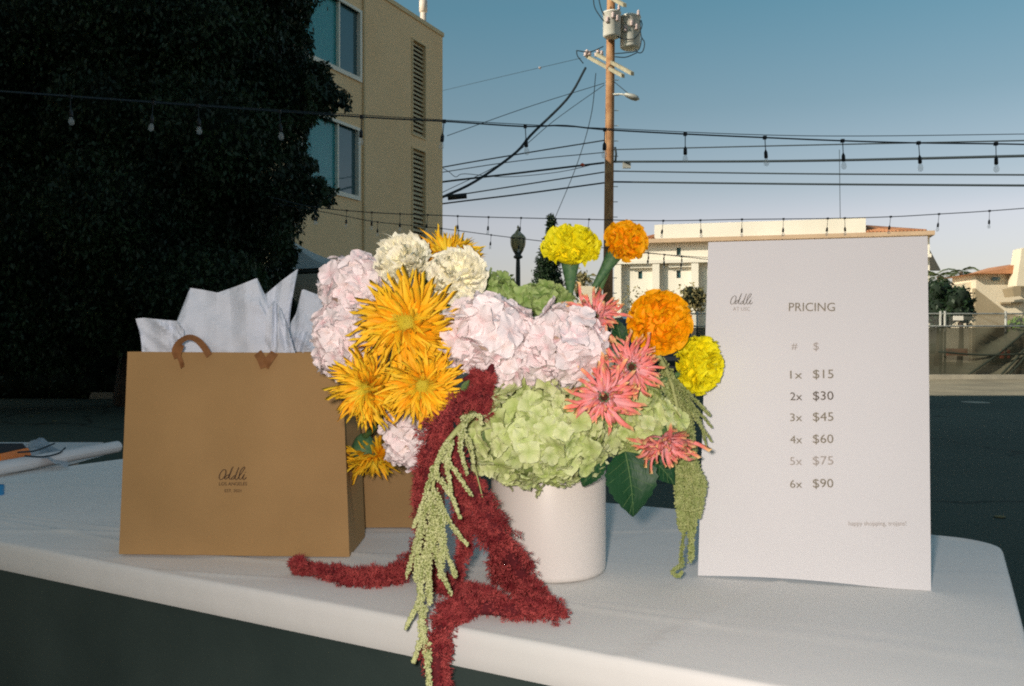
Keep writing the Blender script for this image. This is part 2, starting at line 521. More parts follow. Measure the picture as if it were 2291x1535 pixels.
for (a, b, c, d) in wins:
    fr = MB()
    for q in ((a - .03, b + .03, c - .10, c), (a - .03, b + .03, d, d + .07), (a - .03, a + .055, c + .001, d - .001), (b - .055, b + .03, c + .001, d - .001)):
        tbox(*q, -0.10, 0.045, fr)
    mid = b - (b - a) * 0.36
    tbox(mid - .025, mid + .025, c + .001, d - .001, -0.09, 0.0, fr)
    f_ = fr.part('window', M['frame_white'], bld)
    for (p, q, mm, dd) in ((a + .055, mid - .025, 'glass_teal', -0.075), (mid + .025, b - .055, 'glass_dark', -0.055)):
        pane = tbox(p, q, c + .002, d - .002, dd - .01, dd).mesh('pane', M[mm], False, WM[bld.name].inverted())
        child('pane', pane, f_)
    cu = tbox(a + (mid - a) * .42, mid - .03, c + .01, d - .01, -0.135, -0.12).mesh('curtain', M['curtain'], False, WM[bld.name].inverted())
    child('curtain', cu, f_)
for (a, b, c, d) in vents:
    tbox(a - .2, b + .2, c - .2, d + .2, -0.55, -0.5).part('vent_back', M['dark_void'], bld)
    fr = MB()
    for q in ((a - .035, a, c - .04, d + .04), (b, b + .035, c - .04, d + .04), (a, b, c - .04, c), (a, b, d, d + .04)):
        tbox(*q, -0.02, 0.03, fr)
    v_ = fr.part('vent_frame', M['stucco_trim'], bld)
    n = 21
    for i in range(n):
        z = c + (i + 0.5) * (d - c) / n
        P = lambda s, zz, dd: near + u_ * s + n_ * dd + Vector((0, 0, zz))
        sl = MB().hexa([P(a,z-.042,-.03), P(b,z-.042,-.03), P(b,z+.034,-.085), P(a,z+.034,-.085), P(a,z-.030,-.022), P(b,z-.030,-.022), P(b,z+.046,-.078), P(a,z+.046,-.078)])
        child('slat', sl.mesh('slat', M['louver'], False, WM[bld.name].inverted()), v_)
s_seam = L - 3.97
MB().tube([near + u_ * s_seam + n_ * .03 + Vector((0, 0, z)) for z in (0, 3, 6, 9.54)], 0.035, 6).part('downpipe', M['stucco_trim'], bld)
# roof pipes
def pipe(px, ptop, Y, r, lab):
    p = at(px, ptop, Y)
    t = thing('roof_vent_pipe', lab, 'vent pipe', (p.x, p.y, 9.52))
    MB().lathe([(r, 9.5), (r, p.z - .1), (r * .98, p.z - .1)], 14, Matrix.Translation((p.x, p.y, 0))).part('pipe', M['roof_metal'], t, True)
    MB().lathe([(r * .9, p.z - .35), (r * 1.35, p.z - .30), (r * 1.35, p.z), (r * .6, p.z + .06)], 14, Matrix.Translation((p.x, p.y, 0)), True).part('pipe_cap', M['roof_metal'], t, True)
pipe(947, 2, 25.6, 0.085, 'tall pale flue pipe standing on the flat roof of the tan building')
pipe(910, 26, 25.2, 0.05, 'short stubby vent pipe near the roof edge, left of the tall flue')
# cables on the wall
def cable(name, pts, r, label, cat='cable', group=None, n=30, mat_='wire', sides=5):
    return MB().tube(smooth_path(pts, n), r, sides).solo(name, M[mat_], label, cat, group, smooth=True)
cable('wall_cable', [at(640, 505, 21.0), at(705, 527, 21.0), at(798, 541, 22.0), at(900, 560, 24.0)], 0.022, 'thicker drooping cable running along the lower part of the tan wall')
cable('wall_cable', [at(640, 528, 21.0), at(720, 552, 21.0), at(798, 560, 22.0), at(900, 572, 24.0)], 0.016, 'lower thin cable under the thicker one on the tan wall')
MB().box((-.17, -.03, -.03), (.17, .03, .03), Matrix.Translation(at(716, 523, 20.6)) @ Matrix.Rotation(.1, 4, 'Y')).solo('splice_box', M['socket'], 'small black splice box on the cable along the tan wall', 'box')

# unseen blocks added off to the side and behind to shade the car park and the tree
def shade_block(x0, x1, y0, y1, h, label, faces):
    t = thing('apartment_building', label, 'building', ((x0 + x1) / 2, (y0 + y1) / 2, 0))
    MB().box((x0, y0, 0), (x1, y1, h)).part('wall', M['stucco_tan'], t)
    MB().box((x0 - .15, y0 - .15, h), (x1 + .15, y1 + .15, h + .35)).part('roof', M['stucco_trim'], t)
    for (ax, c, a, b) in faces:
        k = int((b - a) // 4)
        for i in range(k):
            for s in range(int(h // 3)):
                m_ = a + (i + .5) * (b - a) / k; z = 1 + s * 3
                if ax == 'y': bx = ((m_ - .8, c - .03, z), (m_ + .8, c + .03, z + 1.4))
                else: bx = ((c - .03, m_ - .8, z), (c + .03, m_ + .8, z + 1.4))
                MB().box(*bx).part('window', M['glass_dark'], t)
shade_block(-70, -5, -20, -8, 27.2, 'large unseen tan block added behind the camera to shade the car park', [('y', -8, -40, -5)])
shade_block(-30, -15, -3, 16, 13.8, 'unseen tan block added beyond the left edge to shade the dark tree', [('x', -15, -3, 16)])

# ------------------------------------------------------------------ cream institutional building, far right
WO = Vector((15.4, 98, 0)); WU = Vector((0.9658, -0.2591, 0)); WN = Vector((-0.2591, -0.9658, 0))
def w_s(px):
    q = (px - CX) / FPX
    return (98 * q - 15.4) / (0.9658 + 0.2591 * q)
def w_z(px, py): return CAM_Z + (CY - py) / FPX * (98 - 0.2591 * w_s(px))
wb = thing('institution_building', 'long cream stucco building with flat parapet, tiled hip roof ends and recessed window bays', 'building', WO)
def wbox(s0, s1, z0, z1, d0, d1, mb=None):
    mb = mb or MB()
    P = lambda s, z, d: WO + WU * s + WN * d + Vector((0, 0, z))
    return mb.hexa([P(s0,z0,d1), P(s1,z0,d1), P(s1,z0,d0), P(s0,z0,d0), P(s0,z1,d1), P(s1,z1,d1), P(s1,z1,d0), P(s0,z1,d0)])
sL, sR = w_s(1376), w_s(2080)
z_ledge, z_eave = w_z(1480, 588), w_z(1480, 545)
bay = w_s(1478) - w_s(1393)
hol = []
s = w_s(1433) - 0.25
while s < sR - 1:
    hol.append((s, s + .45, w_z(1430, 624), w_z(1430, 607)))
    s += bay
holu = [(a, b, w_z(1513, 571), w_z(1513, 554)) for (a, b, _, _) in hol]
w = MB(); wall_grid(w, WO, WU, 0, z_ledge, sL, sR, hol, 0.3); wall_grid(w, WO, WU, z_ledge, z_eave, sL, sR, holu, 0.3)
P = lambda s_, z_, d_: WO + WU * s_ + WN * d_ + Vector((0, 0, z_))
for a, b in (((sL, 0), (sL, -14)), ((sR, -14), (sR, 0)), ((sL, -14), (sR, -14))):
    w.add([P(a[0], 0, a[1]), P(b[0], 0, b[1]), P(b[0], z_eave, b[1]), P(a[0], z_eave, a[1])], [(0, 1, 2, 3)])
w.part('wall', M['stucco_white'], wb)
for h in hol + holu:
    f_ = wbox(h[0], h[1], h[2], h[3], -0.3, -0.26).part('window', M['glass_dark'], wb)
wbox(sL - .35, sR, z_ledge - .12, z_ledge + .22, 0.0, 0.95).part('ledge', M['stucco_white'], wb)
wbox(sL - .3, sR + .3, z_eave, z_eave + .42, -14, 1.1).part('eave', M['soffit'], wb)
s = w_s(1393) - 0.8
while s < sR:
    wbox(s, s + .75, 0, z_ledge - .121, 0.002, 0.85).part('pilaster', M['stucco_white'], wb)
    s += bay
s = w_s(1400)
while s < sR - 2.5:
    wbox(s + .55, s + bay - .95, z_ledge - .55, z_ledge - .121, 0.002, 0.5).part('lintel', M['stucco_white'], wb)
    s += bay
zp = w_z(1500, 503)
wbox(w_s(1465), w_s(1936), z_eave + .421, zp, -9, 0.4).part('parapet', M['stucco_white'], wb)
# tiled hips: left end and right end, laid in courses
def hip(name, sa, sb, zlo, zhi, side):
    d0, d1 = 1.1, -13.5
    rf = MB()
    run = 5.2
    if side > 0:
        q = [P(sa, zlo, d0), P(sb, zlo, d0), P(sb, zlo, d1), P(sa, zlo, d1), P(sa, zhi, d0 - run), P(sb - run, zhi, d0 - run), P(sb - run, zhi, d1 + run), P(sa, zhi, d1 + run)]
    else:
        q = [P(sa, zlo, d0), P(sb, zlo, d0), P(sb, zlo, d1), P(sa, zlo, d1), P(sa + run * .5, zhi, d0 - run), P(sb, zhi, d0 - run), P(sb, zhi, d1 + run), P(sa + run * .5, zhi, d1 + run)]
    rf.hexa(q)
    o = rf.part(name, M['tile'], wb)
    # courses of tiles as ribs running down the front slope
    a0, a1, b0, b1 = q[0], q[1], q[4], q[5]
    k = max(3, int((sb - sa) / 0.35))
    for i in range(k):
        t = (i + .5) / k
        lo, hi = a0.lerp(a1, t), b0.lerp(b1, t)
        me = MB().tube([lo + Vector((0, 0, .05)), hi + Vector((0, 0, .05))], 0.10, 5).mesh('tile_course', M['tile'], True, WM[wb.name].inverted())
        child('tile_course', me, o)
hip('roof', w_s(1937), w_s(2072), z_eave + .421, w_z(1990, 494), 1)
hip('roof', w_s(1428), w_s(1464), z_eave + .421, w_z(1455, 512), -1)
# the eave that runs back at the right end
e0, e1 = at(2077, 540, 90), at(2104, 603, 104)
MB().hexa([at(2070, 605, 95), at(2104, 606, 104), at(2104, 606, 106), at(2070, 605, 97), at(2070, 540, 95), e1, e1 + Vector((0, 2, 0)), at(2070, 540, 97)]).part('gable_end', M['soffit'], wb)
cable('antenna', [at(1880, 492, 96), at(1879, 420, 96), at(1878, 335, 96)], 0.035, 'thin vertical mast rising above the cream building behind the sign', 'antenna', n=4)

# ------------------------------------------------------------------ house at the far right
hs = thing('stucco_house', 'cream stucco house with low brown tiled roof and leaning chimney at the right edge', 'house', (24, 46, 0))
def ppart(pts, Y, dep, name, m, par):
    """a prism: a front outline Y metres ahead, dep metres deep"""
    f = [at(px, py, Y) for px, py in pts]; b = [p + Vector((0, dep, 0)) for p in f]
    n = len(f)
    return MB().add(f + b, [tuple(range(n))[::-1], tuple(range(n, 2*n))] + [(i, (i+1) % n, n + (i+1) % n, n + i) for i in range(n)]).part(name, m, par)
ppart([(2184, 613), (2184, 806), (2420, 806), (2420, 613)], 46, 2.5, 'wall', M['stucco_house'], hs)
ppart([(2176, 612), (2400, 612), (2400, 590), (2285, 588), (2232, 604)], 45.5, 3.2, 'roof', M['tile'], hs)
ppart([(2274, 640), (2286, 557), (2292, 554), (2310, 556), (2310, 640)], 45.0, .8, 'chimney', M['stucco_house'], hs)
ppart([(2264, 645), (2284, 641), (2284, 662), (2270, 664)], 44.6, .9, 'balcony', M['stucco_brown_and_shadow'], hs)
ppart([(2220, 620), (2238, 620), (2238, 628), (2220, 628)], 45.93, .06, 'window', M['glass_dark'], hs)
ppart([(2240, 676), (2290, 675), (2290, 679), (2240, 680)], 45.8, .15, 'sill', M['stucco_brown_and_shadow'], hs)
ppart([(2182, 645), (2182, 812), (2345, 812), (2300, 712), (2252, 699)], 44, .3, 'wall_shadow', M['stucco_brown_and_shadow'], hs)  # diagonal shadow on the house wall, modelled as a darker slab
ppart([(2157, 634), (2182, 628), (2182, 812), (2168, 812), (2166, 650)], 46.5, 3, 'side_wing', M['stucco_house'], hs)

# ------------------------------------------------------------------ foliage
def leaves(centres, radii, counts, size, drop=0.35, shell=0.55):
    """leaf blades scattered in the outer part of each blob"""
    V, n0 = [], 0
    for c, r, n in zip(centres, radii, counts):
        d = rng.normal(size=(n, 3)); d /= np.linalg.norm(d, axis=1)[:, None]
        rad = shell + (1.08 - shell) * rng.random(n) + np.where(rng.random(n) > .88, .30 * rng.random(n), 0)
        p = np.array(c) + d * rad[:, None] * np.array(r)
        a = rng.normal(size=(n, 3)); a[:, 2] -= drop * 2
        a /= np.linalg.norm(a, axis=1)[:, None]
        b = np.cross(a, rng.normal(size=(n, 3))); b /= np.linalg.norm(b, axis=1)[:, None]
        s = size * (0.6 + 0.8 * rng.random(n))[:, None]
        V.append(np.stack([p, p + a * s * .45 + b * s * .24, p + a * s, p + a * s * .5 - b * s * .24], axis=1))
    V = np.concatenate(V).reshape(-1, 3)
    return V, np.arange(len(V)).reshape(-1, 4)

def core(centres, radii, k=0.78, min_core=0):
    mb = MB()
    for c, r in zip(centres, radii):
        if min_core and max(r) < min_core: continue
        P_ = []
        for i in range(9):
            row = []
            for j in range(14):
                th, ph = PI * i / 8, 2 * PI * (j % 13) / 13
                d = Vector((math.sin(th) * math.cos(ph), math.sin(th) * math.sin(ph), math.cos(th)))
                q = k * (0.9 + 0.25 * mnoise.noise(d * 2.3 + Vector(c)))
                row.append((c[0] + d.x * r[0] * q, c[1] + d.y * r[1] * q, c[2] + d.z * r[2] * q))
            P_.append(row)
        mb.grid(P_)
    return mb

def plant(name, label, cat, blobs, per, size, leafmat, trunk=None, group=None, drop=.35, k=.78, coremat='leaf_core', shell=.55):
    c = [b[0] for b in blobs]; r = [b[1] for b in blobs]
    base = Vector((sum(x[0] for x in c) / len(c), sum(x[1] for x in c) / len(c), 0))
    if trunk: base = Vector((trunk[0][0][0], trunk[0][0][1], 0))
    t = thing(name, label, cat, base, group=group)
    counts = [max(30, int(per * (x[0] * x[2] + x[0] * x[1]))) for x in r]
    V, Fc = leaves(c, r, counts, size, drop, shell)
    child('crown', np_mesh('crown', V - np.array(base), Fc, M[leafmat]), t)['kind'] = 'stuff'
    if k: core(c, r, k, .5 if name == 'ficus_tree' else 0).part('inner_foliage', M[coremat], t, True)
    if trunk:
        for i, (pts, ra) in enumerate([(tr[:-1], tr[-1]) for tr in trunk]):
            sp = smooth_path(pts, 10)
            MB().tube(sp, [ra * (1 - .6 * j / 10) for j in range(11)], 7).part('trunk' if i == 0 else 'branch', M['bark'], t, True)
    return t

# the big dark tree: blobs follow the ragged right-hand outline of the crown
TY = 14.0
blobs = []
def tb(px, py, rx, rz, Y=TY, ry=None):
    p = at(px, py, Y)
    s = Y / FPX
    blobs.append(((p.x, p.y, p.z), (rx * s, (ry if ry else rx * s), rz * s)))
for (px, py, rx, rz) in [(610, 10, 75, 80), (660, -40, 60, 55), (590, 150, 90, 110), (630, 215, 80, 70), (690, 170, 42, 34), (725, 198, 30, 22), (752, 218, 22, 14), (715, 150, 18, 14), (640, 300, 42, 55),
                         (680, 365, 30, 20), (610, 400, 70, 70), (728, 428, 12, 16), (700, 408, 24, 16), (655, 400, 40, 30), (600, 480, 75, 70), (632, 520, 24, 46), (590, 590, 62, 60), (645, 585, 12, 22), (640, 85, 52, 50), (665, 475, 14, 16),
                         (480, 80, 150, 140), (470, 300, 150, 140), (470, 500, 140, 120), (440, 640, 150, 90), (300, 40, 160, 150), (290, 260, 160, 150), (280, 470, 160, 140),
                         (270, 660, 160, 120), (110, 60, 170, 170), (100, 300, 170, 160), (90, 530, 170, 150), (80, 720, 160, 110), (-80, 150, 180, 200), (-90, 450, 180, 200), (-60, 700, 170, 130),
                         (550, -60, 140, 110), (330, -120, 190, 130), (80, -140, 200, 130), (700, 230, 30, 18)]:
    tb(px, py, rx, rz, TY + R.uniform(-.9, .9))
# loose drooping sprays along the ragged right-hand edge
_edge = [(-20, 680), (60, 690), (110, 700), (165, 735), (215, 778), (255, 705), (300, 680), (345, 672), (400, 728), (440, 742), (465, 690), (520, 655), (600, 652)]
for _i in range(90):
    _k = R.randrange(len(_edge) - 1); _t = R.random()
    _py = _edge[_k][0] * (1 - _t) + _edge[_k + 1][0] * _t; _px = _edge[_k][1] * (1 - _t) + _edge[_k + 1][1] * _t
    tb(_px + R.uniform(-62, 4), _py + R.uniform(-12, 14), R.uniform(6, 12), R.uniform(11, 26), TY + R.uniform(-.9, .6))
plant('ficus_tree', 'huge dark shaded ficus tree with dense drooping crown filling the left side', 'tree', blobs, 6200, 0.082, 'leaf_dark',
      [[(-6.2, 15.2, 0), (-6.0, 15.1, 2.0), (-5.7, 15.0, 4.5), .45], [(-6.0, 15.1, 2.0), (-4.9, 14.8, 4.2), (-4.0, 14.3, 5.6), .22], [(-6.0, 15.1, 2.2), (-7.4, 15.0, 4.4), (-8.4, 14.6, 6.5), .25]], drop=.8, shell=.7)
# dark hedge below the tree
hb = []
for i in range(13):
    x = -12.5 + i * .75
    hb.append(((x, 17.6 + R.uniform(-.2, .2), .95), (.62, .6, 1.05)))
for i in range(14):
    hb.append(((-13.0 + i * .5, 17.3, .22), (.45, .4, .35)))
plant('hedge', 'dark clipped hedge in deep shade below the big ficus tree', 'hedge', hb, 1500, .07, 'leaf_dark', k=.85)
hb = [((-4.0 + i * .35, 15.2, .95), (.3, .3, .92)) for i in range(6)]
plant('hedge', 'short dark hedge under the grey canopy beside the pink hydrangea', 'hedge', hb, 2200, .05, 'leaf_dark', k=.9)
# ground litter and parking stops in the shade
def stop(px0, px1, py, lab):
    a, b = at(px0, py, 17.2), at(px1, py, 17.2)
    MB().hexa([Vector((a.x, 16.9, .004)), Vector((b.x, 16.9, .004)), Vector((b.x, 17.05, .004)), Vector((a.x, 17.05, .004)),
               Vector((a.x + .02, 16.92, .12)), Vector((b.x - .02, 16.92, .12)), Vector((b.x - .02, 17.03, .12)), Vector((a.x + .02, 17.03, .12))]).solo('wheel_stop', M['concrete'], lab, 'wheel stop')
stop(216, 420, 885, 'pale concrete wheel stop on the dark asphalt left of the brown bag')
g = MB(); rr = []
gv, gf = leaves([(-7.95, 17.4, .04)], [(.55, .3, .08)], [420], .09, -.6, .1)
props(bpy.data.objects.new('dry_grass', np_mesh('dry_grass', gv, gf, M['leaf_dry'])), 'strip of dry yellow grass behind the wheel stop', None, None, 'stuff')
COL.objects.link(bpy.data.objects['dry_grass'])

# ------------------------------------------------------------------ grey canopy and cream wall at the left
cp = thing('market_canopy', 'grey fabric canopy with sloping roof beside the dark tree, half hidden by flowers', 'canopy', (-3.9, 15.8, 0))
apex = at(648, 536, 16.2)
cor = [at(590, 606, 15.2), at(752, 597, 15.0), at(800, 590, 17.2), at(600, 596, 17.6)]
def canvas_tri(a, b, c, n=8):
    P_ = []
    for i in range(n + 1):
        row = []
        for j in range(n + 1):
            p = a.lerp(b.lerp(c, j / n), i / n)
            p = p + Vector((0, 0, -.10 * math.sin(PI * i / n)))
            row.append(p)
        P_.append(row)
    return P_
for i in range(4):
    MB().grid(canvas_tri(apex, cor[i], cor[(i + 1) % 4])).part('canopy_panel', M['canvas'], cp, True)
for a in cor:
    MB().tube([(a.x, a.y, 0), a], .025, 8).part('pole', M['lamp_iron'], cp, True)
for i in range(4):
    MB().tube([cor[i] - Vector((0, 0, .06)), cor[(i + 1) % 4] - Vector((0, 0, .06))], .035, 5).part('edge_bar', M['lamp_iron'], cp)
a, b = at(560, 596, 17.9), at(830, 600, 17.9)
MB().box((a.x, 17.9, 0), (b.x, 18.1, a.z)).solo('garden_wall', M['stucco_house'], 'cream stucco garden wall glimpsed beneath the grey canopy', 'wall')

# ------------------------------------------------------------------ far vegetation
def bush(px, py, rx, rz, Y, name, lab, mt, per=900, size=.2, k=.7, cat='shrub', group=None, n=6):
    name, lab, mt = name, lab, mt
    bl = []
    for i in range(n):
        q = at(px + R.uniform(-.6, .6) * rx, py + R.uniform(-.5, .6) * rz, Y + R.uniform(-.5, .5))
        s = Y / FPX; f = R.uniform(.4, .6)
        bl.append(((q.x, q.y, q.z), (rx * s * f, rx * s * f, rz * s * f)))
    tp = at(px, py, Y)
    return plant(name, lab, cat, bl, per, size, mt, [[(tp.x, Y, 0), (tp.x + .1, Y, tp.z * .5), (tp.x, Y, tp.z), max(.05, .006 * Y * rx / 60)]], group, k=k)
bush(1122, 640, 36, 40, 62, 'garden_tree', 'small loose round tree on the skyline left of the street lamp', 'leaf_mid', 60, .42, .55, 'tree')
bush(1535, 665, 48, 42, 60, 'flowering_shrub', 'dusty green shrub in front of the cream building, beside the sign', 'leaf_dry', 110, .30, .6)
bush(1500, 668, 26, 32, 64, 'flowering_shrub', 'smaller sparse shrub left of the dusty green one', 'leaf_dry', 70, .26, .35)
bush(1425, 690, 40, 60, 55, 'bare_shrub', 'thin dry shrub behind the utility pole base', 'leaf_dry', 34, .22, 0)
bush(1300, 640, 26, 42, 58, 'garden_tree', 'small yellowish tree between the ivy pole and the utility pole', 'leaf_dry', 50, .35, .3, 'tree')
bush(2098, 676, 46, 56, 41, 'garden_tree', 'dark dense tree between the sign and the cream house', 'leaf_dark', 260, .2, .85, 'tree', n=18)
bush(2146, 680, 34, 50, 40, 'garden_tree', 'dark tree touching the left wall of the cream house', 'leaf_dark', 260, .2, .85, 'tree', n=18)
bush(2278, 722, 26, 20, 24.5 + 4, 'leafy_shrub', 'bright green shrub above the fence at the right edge', 'leaf_bright', 400, .14, .6)
# palm tops beyond
def palm(px, py, Y, lab, r=1.9):
    c = at(px, py, Y)
    t = thing('palm_tree', lab, 'palm tree', (c.x, Y, 0))
    MB().tube([(c.x, Y, 0), (c.x + .1, Y, c.z * .5), c], [.22, .17, .14], 8).part('trunk', M['bark'], t, True)
    for i in range(14):
        a = i * 2.4 + R.random(); el = R.uniform(-.2, 1.0)
        mb = MB()
        pts = [c + Vector((math.cos(a) * s_ * r, math.sin(a) * s_ * r, math.sin(el) * s_ * r - s_ * s_ * r * .75)) for s_ in (0, .25, .5, .75, 1)]
        side = Vector((-math.sin(a), math.cos(a), 0))
        for j in range(22):
            s_ = .12 + .86 * j / 21; kk = min(3, int(s_ * 4)); tt = s_ * 4 - kk
            p = pts[kk].lerp(pts[kk + 1], tt)
            for sg in (-1, 1):
                tip = p + side * sg * r * .28 * math.sin(PI * min(1, s_ + .1)) + (pts[kk+1] - pts[kk]).normalized() * .15 - Vector((0, 0, .18))
                mb.add([p - Vector((0, 0, .02)), p + (pts[kk+1] - pts[kk]).normalized() * .07, tip], [(0, 1, 2)])
        mb.part('frond', M['leaf_mid'], t)
palm(2150, 608, 70, 'palm crown rising behind the dark trees left of the cream house', 1.7)
palm(2100, 618, 64, 'palm partly hidden by the sign edge', 1.8)
palm(1305, 622, 75, 'small palm between the yellow marigold stem and the pole', 1.7)
# evergreen climber on a pole
c = at(1233, 487, 35)
iv = thing('ivy_covered_pole', 'dark ivy covered pole rising behind the yellow marigold', 'climbing plant', (c.x, 35, 0))
MB().tube([(c.x, 35, 0), (c.x, 35, c.z - .05)], .09, 8).part('pole', M['wood_pole'], iv, True)
bl = []
for (py, hw, dx) in [(500, 9, 0), (518, 10, 1), (540, 13, -2), (560, 20, -5), (585, 26, -6), (610, 30, -8), (635, 34, -6), (660, 36, -6), (700, 36, -4), (740, 40, 0)]:
    p = at(1233 + dx, py, 35); s = 35 / FPX
    bl.append(((p.x, p.y, p.z), (hw * s, hw * s, 20 * s)))
V, Fc = leaves([b[0] for b in bl], [b[1] for b in bl], [int(500 + 4000 * b[1][0]) for b in bl], .11, .3, .3)
child('foliage', np_mesh('foliage', V - np.array(Vector((c.x, 35, 0))), Fc, M['leaf_dark']), iv)['kind'] = 'stuff'
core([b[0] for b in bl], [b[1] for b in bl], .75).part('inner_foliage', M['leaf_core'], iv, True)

# ------------------------------------------------------------------ street lamp
lp = at(1159, 600, 30)
la = thing('street_lamp', 'old fashioned street lamp with acorn globe and dark iron post', 'street lamp', (lp.x, 30, 0))
LM = Matrix.Translation((lp.x, 30, 0))
zz = lambda py: CAM_Z + (CY - py) / FPX * 30
MB().lathe([(.22, 0), (.22, .25), (.14, .35), (.10, .8), (.075, zz(600)), (.065, zz(580))], 16, LM).part('post', M['lamp_iron'], la, True)
MB().lathe([(.065, zz(580)), (.15, zz(577)), (.15, zz(573)), (.10, zz(571)), (.13, zz(566)), (.17, zz(562))], 16, LM).part('collar', M['lamp_iron'], la, True)
MB().lathe([(.17, zz(562)), (.24, zz(550)), (.255, zz(541)), (.25, zz(533))], 20, LM).part('globe', M['lamp_globe'], la, True)
MB().lathe([(.262, zz(534)), (.262, zz(532)), (.20, zz(526)), (.11, zz(521)), (.075, zz(517)), (.02, zz(512)), (.045, zz(509)), (.01, zz(504))], 20, LM).part('cap', M['lamp_globe'], la, True)
for i in range(4):
    a = PI / 4 + i * PI / 2
    MB().tube([Vector((lp.x + .262 * math.cos(a), 30 + .262 * math.sin(a), zz(534))), Vector((lp.x + .262 * math.cos(a), 30 + .262 * math.sin(a), zz(544))), Vector((lp.x + .18 * math.cos(a), 30 + .18 * math.sin(a), zz(562)))], .012, 5).part('rib', M['lamp_iron'], la)

# ------------------------------------------------------------------ utility pole
UY = 28.0
pb, ptop = at(1358, 843, UY), at(1368, -90, UY)
up = thing('utility_pole', 'tall wooden utility pole with two grey transformers and crossarms', 'utility pole', (pb.x, UY, 0))
axis = lambda py: at(1358 + (843 - py) * 10 / 933, py, UY)
MB().tube([(pb.x, UY, 0), axis(500), axis(200), ptop], [.165, .145, .135, .125], 14).part('pole', M['wood_pole'], up, True)
def can(px, pt, pbm, r, Yo, roll):
    a, b = at(px, pt, UY + Yo), at(px - 1, pbm, UY + Yo)
    h = (a.z - b.z)
    Mx = Matrix.Translation(b) @ Matrix.Rotation(roll, 4, 'Y')
    o = MB().lathe([(r * .8, -.02), (r, .03), (r, h * .92), (r * 1.06, h * .93), (r * 1.06, h * .97), (r * .6, h * 1.04), (0.01, h * 1.06)], 22, Mx, True).part('transformer', M['can_grey'], up, True)
    for (dx, dz, rr_) in ((-.6, .25, .05), (.0, .4, .045), (.5, .3, .05), (.7, .75, .04)):
        q = Mx @ Vector((r * dx, -r * math.sqrt(max(.05, 1 - dx * dx)) - .03, h * dz + .25))
        me = MB().lathe([(rr_, -.08), (rr_ * 1.3, -.05), (rr_ * .8, 0), (rr_ * 1.2, .03), (rr_ * .7, .09)], 8, Matrix.Translation(q), True).mesh('bushing', M['ceramic'], True, WM[up.name].inverted())
        child('bushing', me, o)
can(1370, 27, 83, .27, -.34, 0)
can(1411, 36, 108, .31, -.1, 0)
MB().box((at(1372, 60, UY).x, UY - .2, at(0, 66, UY).z), (at(1400, 60, UY).x, UY - .05, at(0, 60, UY).z)).part('bracket', M['galv'], up)
def arm(p0, p1, t=.055):
    a, b = Vector(p0), Vector(p1)
    d = (b - a).normalized(); s_ = d.cross(Vector((0, 0, 1))).normalized() * t; u2 = Vector((0, 0, t))
    MB().hexa([a - s_ - u2, b - s_ - u2, b + s_ - u2, a + s_ - u2, a - s_ + u2, b - s_ + u2, b + s_ + u2, a + s_ + u2]).part('crossarm', M['wood_arm'], up)
arm(at(1313, 126, UY + .25 + .9), at(1394, 170, UY + .25 - 1.0))
arm(at(1336, 122, UY - .18 + .9), at(1415, 165, UY - .18 - 1.0))
arm(at(1340, -20, UY + .9), at(1398, 12, UY - 1.0))
for (px, py) in ((1310, 122), (1319, 120), (1334, 123), (1338, 115), (1346, 119), (1313, 117)):
    MB().lathe([(.04, -.06), (.075, -.03), (.04, 0), (.07, .03), (.03, .08)], 8, Matrix.Translation(at(px, py, UY + 1.0)), True).part('insulator', M['ceramic'], up, True)
for (pts) in ([(1327, -20), (1330, 15), (1345, 40), (1352, 48)], [(1338, -10), (1345, 20), (1352, 35)], [(1362, 55), (1372, 74), (1390, 86), (1420, 86), (1436, 60), (1434, 45)],
              [(1432, 46), (1434, 80), (1442, 95), (1438, 115), (1428, 118), (1420, 108)], [(1375, 120), (1400, 118), (1428, 112), (1436, 85)], [(1375, 127), (1400, 128), (1425, 118)],
              [(1289, 113), (1320, 116), (1350, 104)], [(1290, 113), (1292, 125), (1305, 142)]):
    MB().tube(smooth_path([at(px, py, UY - .45) for px, py in pts], 14), .016, 4).part('jumper_wire', M['wire'], up, True)
sl = MB().tube(smooth_path([at(1372, 211, UY - .15), at(1392, 211, UY - .3), at(1403, 215, UY - .5)], 8), .03, 6).part('lamp_arm', M['galv'], up, True)
lh = MB()
lh.lathe([(.02, -.28), (.10, -.2), (.15, .0), (.13, .14), (.03, .22)], 12, Matrix.Translation(at(1415, 217, UY - .6)) @ Matrix.Rotation(1.9, 4, 'Y') @ Matrix.Scale(.6, 4, (1, 0, 0)), True)
child('lamp_head', lh.mesh('lamp_head', M['galv'], True, WM[up.name].inverted()), sl)
MB().tube([at(1374, 183, UY), at(1404, 208, UY - .5)], .012, 4).part('brace_wire', M['wire'], up)
for py in range(180, 700, 34):
    p = axis(py) + Vector((.14, -.03, 0))
    MB().tube([p, p + Vector((.13, 0, 0))], .012, 4).part('step_bolt', M['galv'], up)
MB().tube([axis(330) + Vector((.17, -.05, 0)), axis(345) + Vector((.2, -.06, 0)), axis(365) + Vector((.18, -.05, 0))], .035, 6).part('conduit', M['wire'], up, True)

